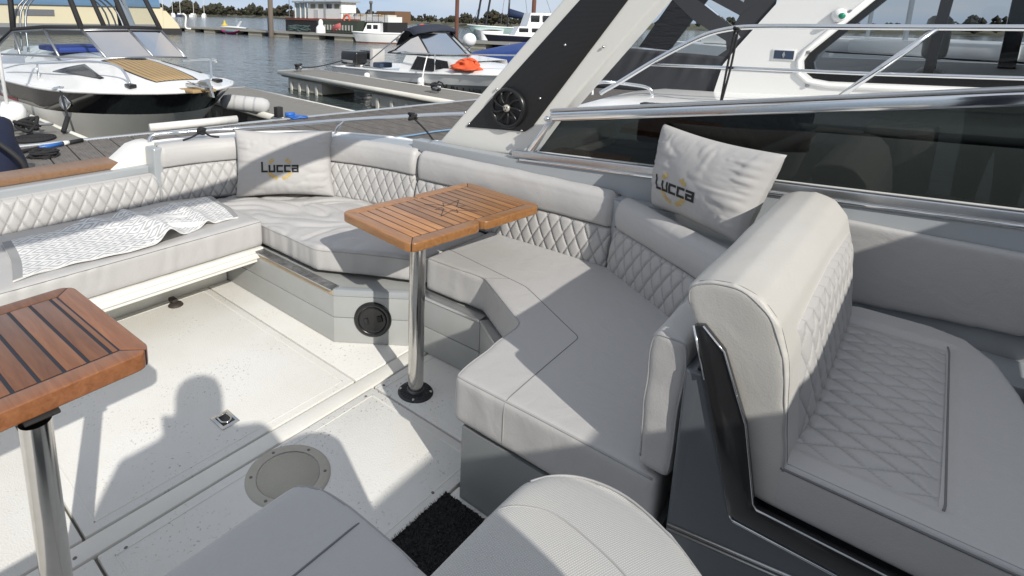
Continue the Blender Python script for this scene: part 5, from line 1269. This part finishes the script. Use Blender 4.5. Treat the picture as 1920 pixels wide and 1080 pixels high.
# small white cabin launch
def simple_boat(name, label, M, L, B, fb, mh, mdeck, cab=None, cabh=.9, stripe=None, group=None, win=True):
    t = thing(name, label, 'boat', M.translation, group)
    h = Hull(M, L, [(0, 0), (L*.03, B*.18), (L*.12, B*.5), (L*.3, B*.88), (L*.5, B), (L, B*.85)], [(0, fb*1.35), (L*.4, fb*1.05), (L, fb)], [(0, fb*1.37), (L*.4, fb*1.15), (L, fb*1.02)], [(0, WZ-.15), (L, WZ-.15)], [(0, .2), (L*.3, .6), (L, .8)], L*.09, 20)
    h.build(t, mdeck, mh, stripe or mh, .75, .04)
    if cab:
        a, b = cab; bm = NB(); w = B*.72
        loft(bm, [[M @ Vector(p) for p in ((-w, a, fb*1.1), (-w*.85, a+.35, fb*1.1+cabh), (w*.85, a+.35, fb*1.1+cabh), (w, a, fb*1.1))], [M @ Vector(p) for p in ((-w, b, fb*.95), (-w*.85, b, fb*1.1+cabh), (w*.85, b, fb*1.1+cabh), (w, b, fb*.95))]])
        bm.faces.new([bm.verts.new(M @ Vector(p)) for p in ((-w, a, fb*1.1), (-w*.85, a+.35, fb*1.1+cabh), (w*.85, a+.35, fb*1.1+cabh), (w, a, fb*1.1))]); bm.faces.new([bm.verts.new(M @ Vector(p)) for p in ((-w, b, fb*.95), (-w*.85, b, fb*1.1+cabh), (w*.85, b, fb*1.1+cabh), (w, b, fb*.95))])
        obj('cabin', bm, mdeck, t)
        if win:
            n = max(2, int((b-a)/1.0))
            for k in range(n):
                y0 = a + .35 + (b-a-.4)*k/n; y1 = y0 + (b-a-.4)/n*.72
                for s in (-1, 1): obj('window', box(NB(), min(s*w*.90, s*w*.99), max(s*w*.90, s*w*.99), y0, y1, fb*1.1+cabh*.42, fb*1.1+cabh*.85, M), BLACKG, t, bevel=.02)
    return t
RZ = lambda x, y, deg: Matrix.Translation((x, y, 0)) @ Matrix.Rotation(math.radians(deg), 4, 'Z')
simple_boat('cabin_launch', 'small white cabin launch with a brown boot stripe below the barge', RZ(31.0, 36.0, 215), 4.6, .85, .25, WHITEB, WHITEB, (1.0, 2.4), .75, P('brown_boot', (.22, .09, .05), .7))
simple_boat('trawler', 'pale green fishing trawler with a white wheelhouse behind the navy hood', RZ(39.3, 30.9, 228), 11, 1.7, .75, P('seafoam_hull', (.36, .50, .48), .5), WHITEB, (4.8, 7.2), 1.25, P('seafoam_low', (.32, .46, .44), .6))
simple_boat('motor_cruiser', 'dark-hulled motor cruiser with a white cabin beside the arch', RZ(34.0, 25.2, 225), 8, 1.3, .35, P('navy_hull', (.012, .014, .03), .3), WHITEB, (2.0, 6.0), .65)
for k, (x, y, a, l) in enumerate(((47, 31.5, 228, 'white motor yacht just left of the arch leg'), (52, 31.5, 228, 'distant white flybridge boat half hidden by the arch'))):
    simple_boat('motor_yacht', l, RZ(x, y, a), 9, 1.5, .6, WHITEB, WHITEB, (3, 7.5), .9)
sm = thing('sailing_yacht', 'sailing yacht with a navy sail cover and tall mast beside the arch', 'yacht', (46, 31.5, WZ))
for a, b, r in (((46, 31.4, .5), (46.3, 31.2, 12), .09), ((43.2, 32.9, .8), (44.6, 32.6, 9), .10), ((43.9, 32.4, .8), (45.3, 32.0, 9), .10)): obj('mast', tube(NB(), [a, b], r, 6), ALU if r < .095 else P('dark_spar', (.03, .035, .05), .5), sm, True)
for k in range(4): obj('stay', tube(NB(), [(46.3, 31.2, 11), (43.0+k*2.4, 33.4-k*1.6, .6)], .018, 4), GREYF, sm)
bm = NB(); tube(bm, [(46, 31.3, 2.1), (48.4, 29.4, 1.5)], .3, 8, taper=[.42, .2]); obj('sail_cover', bm, P('navy_sail_cover', (.015, .03, .08), .8), sm, True)
hM = RZ(44.5, 32.8, 130); hh = Hull(hM, 8, [(0, 0), (.3, .3), (2, 1.1), (5, 1.3), (8, .9)], [(0, .9), (8, .6)], [(0, .92), (8, .7)], [(0, WZ-.1), (8, WZ-.1)], [(0, .2), (8, .8)], .8, 16); hh.build(sm, WHITEB, WHITEB, GREYH, .8)
# yachts on far moorings
ORD = ['first', 'second', 'third', 'fourth', 'fifth', 'sixth', 'seventh', 'eighth', 'ninth']
for k, (b, d) in enumerate(((68.6, 400), (67.9, 420), (67.3, 390), (66.6, 430), (66.0, 400), (65.2, 420), (64.6, 395), (63.5, 410), (62.6, 400))):
    p = pol(b, d); t = thing('moored_yacht', ORD[k]+' from the left of the tiny yachts moored on the far left shore', 'yacht', (p.x, p.y, WZ), 'yachts on the far moorings')
    a = random.uniform(-20, 20)+150; Mx = RZ(p.x, p.y, a)
    bm = NB(); prism(bm, [(0, -5), (1.3, -2), (1.5, 2), (1.1, 5), (-1.1, 5), (-1.5, 2), (-1.3, -2)], WZ, WZ+1.5, 'z', Mx); obj('hull', bm, WHITEB if k % 3 else P('navy_hull2', (.03, .04, .09), .4), t)
    obj('cabin', box(NB(), -.9, .9, -2, 2.5, WZ+1.5, WZ+2.3, Mx), WHITEB, t)
    obj('mast', tube(NB(), [Mx @ Vector((0, -.5, 1)), Mx @ Vector((0, -.5, 12+3*random.random()))], .16, 5), P('pale_mast', (.6, .6, .58), .5), t)
# cream vessel behind the left boat
cv = thing('houseboat', 'long cream houseboat with a blue awning seen through the left boat canopy', 'houseboat', (20, 60, WZ))
CM = Matrix.Translation((13.0, 62.5, 0)) @ Matrix.Rotation(math.radians(-19), 4, 'Z')
CRM = P('cream_paint', (.66, .58, .40), .6, var=(.5, .4, (.56, .49, .34)))
obj('hull', box(NB(), -6, 15.2, 0, 4, WZ-.1, .05, CM), BLKH, cv); obj('cabin_side', box(NB(), -6, 13.6, .2, 3.8, .052, 2.05, CM), CRM, cv)
bm = NB(); prism(bm, [(13.61, .052), (15.1, .052), (14.9, .5), (13.9, 1.75), (13.61, 1.75)], .2, 3.8, 'y', CM); obj('bow_block', bm, CRM, cv)
obj('grey_band', box(NB(), -6, 13.0, .14, .196, .06, .42, CM), P('grey_band', (.22, .22, .22), .8), cv)
for x0, x1 in ((2.3, 4.6), (1.6, 2.0)): obj('window', box(NB(), x0, x1, .12, .19, 1.1, 1.65, CM), P('grey_pane', (.14, .14, .15), .3), cv)
bm = NB(); prism(bm, [(0, 2.06), (0, 2.3), (2.0, 3.2), (3.9, 2.3), (3.9, 2.06)], -6, 13.4, 'x', CM); obj('awning', bm, P('faded_blue_awning', (.10, .19, .30), .7, var=(.7, .4, (.07, .14, .24))), cv)
obj('white_pipe', tube(NB(), catmull([CM @ Vector(p) for p in ((16.2, 1, .0), (15.7, 1, .15), (15.8, 1, 1.2), (15.5, 1, 1.5))], 6), .09, 8), WHITEB, cv, True)
by = thing('mooring_buoy', 'small yellow buoy on the open water left of the timber pile', 'buoy', (60, 100, WZ)); p = pol(60.9, 110)
obj('float', lathe(NB(), [(0, -.1), (.5, 0), (.55, .2), (.2, .5), (.08, 1.0), (0, 1.0)], (p.x, p.y, WZ), seg=14), P('buoy_yellow', (.55, .42, .05), .6), by, True)

# ================================================================== neighbouring cruiser on the right
nc = thing('motor_cruiser', 'large white motor cruiser alongside with charcoal canopy and stainless rails', 'cruiser', (4.5, 0, WZ))
NX = 2.99
def deckz(y): return 1.055 + .055*max(0, 1.3-y) if y < 1.3 else 1.055
sec = []
for y in (1.78, 1.70, 1.58, 1.40, 1.15, .8, .4, 0, -.6, -1.4, -2.6):
    z = deckz(y); s = max(0, (y-1.42)/.36); zz = z - .11*s**1.6 - (.0)
    sec.append([(NX-.10+.03*s, y-.0, WZ-.1), (NX-.10+.03*s, y, .45), (NX-.05+.05*s, y, .80), (NX+.02+.06*s, y, zz-.10), (NX+.07+.06*s, y, zz-.025), (NX+.13+.06*s, y, zz), (NX+.55, y, zz+.012), (NX+.95, y, zz+.015)])
bm = NB(); rows = loft(bm, [[Vector(p) for p in s] for s in sec]); bm.faces.new(rows[0]); obj('hull_and_side_deck', bm, WHITEB, nc, True)
obj('transom_block', box(NB(), 3.12, 6.6, 1.60, 1.74, WZ-.1, .92), WHITEB, nc, bevel=.04, seg=3)
obj('rubbing_strake', tube(NB(), [(NX-.105, 1.7, .52), (NX-.105, -2.6, .72)], .03, 8), P('grey_strake', (.2, .2, .21), .5), nc, True)
# raised stern moulding
CX = 3.92
CHAR = P('charcoal_canvas', (.040, .042, .048), .85, var=(4, .3, (.032, .034, .039)), bump=(3, .35))
def cabz(y): return 1.03 + .04*(1.1-y)
# canopy side: canvas with window cut-outs, built as strips in the y-z plane
CP = lambda ps, nm, m, x0=CX, th=.012: obj(nm, prism(NB(), ps, x0, x0+th, 'x'), m, nc)
def wrinkled(u, v):
    # lower canvas skirt between the deck and the clear windows
    yb = 1.90 - .80*u; yt = 1.72 - .69*u
    y = yb + (yt-yb)*v; z = 1.03 + .02*u + (.295 - .045*u)*v
    return Vector((CX + .02*noise.noise(Vector((u*14, v*1.5, 1)))*(v) - .02*v, y, z))
mobj('canopy_skirt', grid_mesh('canopy_skirt', 50, 12, wrinkled, skirt=lambda u, v: Vector((.02, 0, 0))), CHAR, nc)
for ps in (((1.725, 1.330), (1.345, 1.312), (1.02, 1.72), (1.46, 1.72)),):
    CP([(1.705, 1.335), (1.60, 1.333), (1.30, 1.82), (1.42, 1.82)], 'clear_window', CLEARV); 
CP([(1.60, 1.333), (1.395, 1.322), (1.08, 1.82), (1.30, 1.82)], 'rolled_dark_panel', P('black_vinyl_roll', (.012, .012, .014), .35, bump=(30, .9), stretch=(1, .3, 1)), CX-.006)
CP([(1.395, 1.322), (1.12, 1.285), (1.05, 1.345), (1.06, 1.395), (1.27, 1.52)], 'clear_window', CLEARV)
CP([(1.27, 1.52), (1.06, 1.395), (1.05, 1.345), (1.00, 1.40), (1.02, 1.47), (1.40, 1.75), (1.47, 1.70)], 'canopy_strap', CHAR, CX-.008)
CP([(1.02, 1.475), (1.00, 1.545), (.985, 1.60), (1.25, 1.80), (1.36, 1.74)], 'clear_window', CLEARV)
CP([(.98, 1.42), (.82, 1.60), (.80, 1.85), (.95, 1.85), (1.0, 1.55), (1.03, 1.48)], 'canopy_strap', CHAR, CX-.01)
CP([(1.10, 1.065), (1.118, 1.283), (1.05, 1.342), (.99, 1.41), (.86, 1.56), (.84, 1.53), (.99, 1.36), (1.055, 1.26), (1.065, 1.065)], 'canopy_edge', CHAR, CX-.012)
CP([(1.36, 1.74), (1.25, 1.80), (.95, 1.60), (1.0, 1.55)], 'canopy_strap', CHAR, CX-.014)
# cabin side with window opening, made of plates round the hole
WHC = P('cruiser_white', (.80, .80, .78), .28, var=(1, .3, (.74, .74, .72)), coat=.3)
hole = [(.335, 1.66), (.615, 1.345), (.635, 1.30), (.625, 1.24), (.58, 1.205), (.50, 1.195), (-2.4, 1.30), (-2.4, 1.95), (.07, 1.95)]
outer = [(.78, 1.66), (.985, 1.365), (1.055, 1.25), (1.09, 1.07), (1.08, 1.05), (.90, 1.05), (-2.4, 1.10), (-2.4, 2.10), (.40, 2.10)]
def ringplate(nm, o_, h_, x0, x1, m, bev=0):
    bm = NB(); n = len(o_)
    A = [[bm.verts.new((x, *p)) for p in q] for x in (x0, x1) for q in (o_, h_)]
    for i in range(n):
        j = (i+1) % n
        bm.faces.new((A[0][i], A[0][j], A[1][j], A[1][i])); bm.faces.new((A[2][i], A[3][i], A[3][j], A[2][j])); bm.faces.new((A[1][i], A[1][j], A[3][j], A[3][i])); bm.faces.new((A[0][i], A[2][i], A[2][j], A[0][j]))
    return obj(nm, bm, m, nc)
ringplate('cabin_side', outer, hole, CX-.03, CX+.06, WHC)
def shrink(ps, c, k): return [(c[0] + (p[0]-c[0])*k, c[1] + (p[1]-c[1])*k) for p in ps]
inner = [(.29, 1.66), (.575, 1.340), (.588, 1.30), (.578, 1.262), (.55, 1.245), (.47, 1.238), (-2.3, 1.345), (-2.3, 1.90), (.05, 1.90)]
ringplate('window_frame', hole, inner, CX-.012, CX+.03, BLACKG)
CP(inner, 'side_window', TINTED, CX+.005, .006)
obj('window_pillar', prism(NB(), [(.115, 1.235), (.075, 1.235), (.03, 1.95), (.085, 1.95)], CX-.006, CX+.05, 'x'), BLACKG, nc)
obj('window_rim', tube(NB(), [(CX-.031, *p) for p in ((.36, 1.66), (.635, 1.36), (.66, 1.30), (.65, 1.225), (.60, 1.185), (.50, 1.172), (-2.4, 1.275))], .014, 8), WHC, nc, True)
ringplate('far_cabin_side', [(1.0, 1.1), (1.0, 2.1), (-2.4, 2.1), (-2.4, 1.1)], [(.9, 1.22), (.65, 1.90), (-2.3, 1.95), (-2.3, 1.26)], 6.30, 6.36, WHC)
obj('far_frame', box(NB(), 6.28, 6.36, -.35, -.25, 1.2, 1.9), BLACKG, nc); obj('far_frame', box(NB(), 6.28, 6.36, -1.35, -1.25, 1.2, 1.9), BLACKG, nc)
obj('cabin_sole', box(NB(), CX+.08, 6.28, -2.4, 1.0, .4, .6), P('dark_cabin_trim', (.05, .048, .046), .7), nc)
obj('dash', box(NB(), CX+.10, 6.2, -2.2, -.9, .6, 1.30), MATS['dark_cabin_trim'], nc, bevel=.04)
obj('galley', box(NB(), CX+.10, 4.6, .15, .95, .6, 1.16), MATS['dark_cabin_trim'], nc, bevel=.03)
obj('roof', box(NB(), CX, 6.34, -2.4, .45, 2.06, 2.16), WHC, nc, bevel=.03)
HSEAT = P('taupe_leather', (.42, .39, .34), .5)
for x, y in ((4.75, .12), (4.75, -.62)):
    e = obj('helm_seat', box(NB(), x-.25, x+.25, y-.09, y+.06, .7, 1.25), HSEAT, nc, bevel=.05, seg=3)
    obj('headrest', box(NB(), x-.16, x+.16, y-.08, y+.04, 1.31, 1.57), HSEAT, e, bevel=.05, seg=3); obj('headrest_post', tube(NB(), [(x, y-.02, 1.22), (x, y-.02, 1.34)], .02, 8), CHROME, e)
# fittings
obj('hull_seam', tube(NB(), [(CX-.031, 1.06, 1.225), (CX-.031, .68, 1.232)], .004, 6), GREYF, nc)
nl = obj('navigation_light', lathe(NB(), [(0, .04), (.024, .036), (.034, .016), (.038, 0)], (CX-.031, .50, 1.553), (-1, -.2, 0), 20), WHITEB, nc, True)
obj('green_lens', lathe(NB(), [(0, .02), (.014, .016), (.017, 0)], (CX-.064, .485, 1.551), (-1, -.3, 0), 16), P('green_lens', (.01, .22, .13), .1), nl, True)
em = obj('badge_plate', box(NB(), CX-.036, CX-.031, .675, .795, 1.298, 1.362), WHITEB, nc, bevel=.002)
obj('badge_panel', box(NB(), CX-.0395, CX-.0365, .685, .785, 1.306, 1.354), P('badge_blue', (.09, .12, .18), .25, .7), em)
bm = NB(); prism(bm, [(.735, 1.310), (.727, 1.330), (.735, 1.350), (.743, 1.330)], CX-.042, CX-.040, 'x'); obj('badge_emblem', bm, CHROME, em)
for y, z in ((.455, 1.575), (.62, 1.30-.04+.09), (.60, 1.165), (.02, 1.155), (-.3, 1.17)): obj('snap_stud', lathe(NB(), [(0, .012), (.009, .010), (.011, 0)], (CX-.031, y, z), (-1, 0, 0), 10), GREYF, nc)
RX_ = 3.36
top_r = catmull([(RX_, 1.585, 1.065), (RX_, 1.56, 1.085), (RX_, 1.47, 1.145), (RX_, 1.25, 1.30), (RX_, 1.05, 1.42), (RX_, .92, 1.468), (RX_, .75, 1.488), (RX_, .3, 1.496), (RX_, -.6, 1.512), (RX_, -2.2, 1.54)], 8)
obj('guard_rail', tube(NB(), top_r, .0135, 12), CHROME, nc, True)
obj('middle_rail', tube(NB(), [(RX_, 1.30, 1.262), (RX_, .3, 1.285), (RX_, -2.2, 1.38)], .009, 10), CHROME, nc, True)
obj('stanchion', tube(NB(), [(RX_, .44, 1.105), (RX_, .075, 1.498)], .0125, 10), CHROME, nc, True)
obj('stanchion', tube(NB(), [(RX_, -1.1, 1.18), (RX_, -1.45, 1.52)], .0125, 10), CHROME, nc, True)
obj('stern_loop', tube(NB(), catmull([(RX_-.02, 1.63, 1.055), (RX_-.02, 1.625, 1.11), (RX_+.02, 1.58, 1.135), (RX_+.12, 1.46, 1.125), (RX_+.16, 1.36, 1.11), (RX_+.17, 1.33, 1.07)], 6), .011, 10), CHROME, nc, True)
rp = thing('hanging_cord', 'black cord looped over the cruiser guard rail and hanging to its deck', 'rope', (RX_, .86, 1.1))
obj('loop', knot((RX_, .865, 1.475), .018, 10, 9, .007), ROPEB, rp, True)
obj('cord', tube(NB(), catmull([(RX_, .872, 1.47), (RX_-.01, .885, 1.28), (RX_, .90, 1.075)], 6), .0055, 6), ROPEB, rp, True); obj('cord', tube(NB(), catmull([(RX_, .858, 1.47), (RX_-.01, .868, 1.28), (RX_, .897, 1.075)], 6), .0055, 6), ROPEB, rp, True)
# added black quilted pad, in place of a seat reflection in the smoked window
qp = thing('reflected_quilt_pad', 'black diamond-quilted pad added behind the smoked window in place of a reflection', 'pad', (2.8, .8, .9))
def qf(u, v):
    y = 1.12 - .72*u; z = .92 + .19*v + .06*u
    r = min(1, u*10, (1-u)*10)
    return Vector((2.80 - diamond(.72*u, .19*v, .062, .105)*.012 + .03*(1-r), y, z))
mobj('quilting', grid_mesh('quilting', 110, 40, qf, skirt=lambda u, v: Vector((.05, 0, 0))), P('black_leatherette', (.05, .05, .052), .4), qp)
o = obj('reflected_bar_tube', tube(NB(), catmull([(2.74, .60, .93), (2.74, .38, 1.08), (2.74, .33, 1.10), (2.74, -1.0, 1.16)], 6), .018, 8), P('reflected_bar_tube', (.35, .36, .36), .4), None, True); tag(o, 'pale grey tube added behind the smoked window in place of a reflected bar', 'tube')  # added tube imitating a pale diagonal reflection in the glass
# cruiser beyond, and masts
simple_boat('motor_cruiser', 'white flybridge boat seen through the neighbouring cruiser windows', RZ(12.5, -4.0, 170), 11, 1.6, 1.0, WHITEB, WHITEB, (3, 8), .9, group=None)
for k, (x, y, h) in enumerate(((17.8, -3.1, 9), (19.1, -2.2, 10), (20, .6, 11), (21.3, 3.6, 11), (22, -1.4, 12), (23.7, 5.6, 11), (24.1, 1.8, 12))):
    t = thing('moored_yacht', ORD[k]+' nearest of the masted yachts seen through the neighbouring cruiser', 'yacht', (x, y, WZ), 'yachts beyond the cruiser')
    Mx = RZ(x, y, 160); bm = NB(); prism(bm, [(0, -4), (1.1, -1.5), (1.25, 1.5), (.9, 4), (-.9, 4), (-1.25, 1.5), (-1.1, -1.5)], WZ, .75, 'z', Mx); obj('hull', bm, WHITEB, t)
    obj('cabin', box(NB(), -.75, .75, -1.5, 2.0, .752, 1.15, Mx), WHITEB, t, bevel=.1); obj('mast', tube(NB(), [Mx @ Vector((0, -.5, .7)), Mx @ Vector((0, -.5, h))], .06, 6), ALU, t)

# ================================================================== the photographer (only the shadow shows)
def person():
    t = thing('person', 'person holding up a phone, seen only as a shadow on the floor', 'person', (-.2, -.2, 0))
    B = Vector((-.03, -.27, 0))
    V = {'pelvis': (0, 0, .93), 'waist': (0, 0, 1.08), 'chest': (.02, .02, 1.30), 'neck': (.03, .03, 1.47), 'headb': (.05, .05, 1.56), 'head': (.06, .06, 1.66), 'headt': (.06, .06, 1.72),
         'hipL': (-.07, .08, .88), 'kneeL': (-.08, .10, .48), 'ankL': (-.09, .10, .09), 'toeL': (.05, .20, .04),
         'hipR': (.07, -.08, .88), 'kneeR': (.08, -.08, .48), 'ankR': (.08, -.09, .09), 'toeR': (.20, .02, .04),
         'shL': (-.19, .10, 1.42), 'elL': (-.24, .17, 1.20), 'wrL': (.07, .18, 1.42), 'haL': (.10, .165, 1.47),
         'shR': (.20, -.08, 1.42), 'elR': (.27, .00, 1.20), 'wrR': (.16, .06, 1.40), 'haR': (.145, .10, 1.45)}
    Rr = {'pelvis': .18, 'waist': .17, 'chest': .20, 'neck': .075, 'headb': .088, 'head': .10, 'headt': .075, 'hipL': .095, 'hipR': .095, 'kneeL': .065, 'kneeR': .065, 'ankL': .045, 'ankR': .045, 'toeL': .04, 'toeR': .04, 'shL': .095, 'shR': .095, 'elL': .07, 'elR': .07, 'wrL': .034, 'wrR': .034, 'haL': .052, 'haR': .05}
    E = [('pelvis','waist'),('waist','chest'),('chest','neck'),('neck','headb'),('headb','head'),('head','headt'),('pelvis','hipL'),('hipL','kneeL'),('kneeL','ankL'),('ankL','toeL'),('pelvis','hipR'),('hipR','kneeR'),('kneeR','ankR'),('ankR','toeR'),('chest','shL'),('shL','elL'),('elL','wrL'),('wrL','haL'),('chest','shR'),('shR','elR'),('elR','wrR'),('wrR','haR')]
    names = list(V); me = bpy.data.meshes.new('body'); me.from_pydata([tuple(B+Vector(V[n])) for n in names], [(names.index(a), names.index(b)) for a, b in E], [])
    o = bpy.data.objects.new('tmp_body', me); COL.objects.link(o)
    sk_ = o.modifiers.new('s', 'SKIN'); o.modifiers.new('d', 'SUBSURF').levels = 2
    for i, n in enumerate(names): me.skin_vertices[0].data[i].radius = (Rr[n], Rr[n])
    me.skin_vertices[0].data[0].use_root = True
    ev = o.evaluated_get(bpy.context.evaluated_depsgraph_get()); m2 = bpy.data.meshes.new_from_object(ev); COL.objects.unlink(o); bpy.data.objects.remove(o)
    mobj('body', m2, P('dark_jacket', (.03, .035, .05), .8), t)
    obj('phone', box(NB(), -.03, .05, -.004, .004, -.038, .038, Matrix.Translation((-.03, -.06, 1.47)) @ Matrix.Rotation(math.radians(-48), 4, 'Z')), BLACKG, t, bevel=.003)
person()
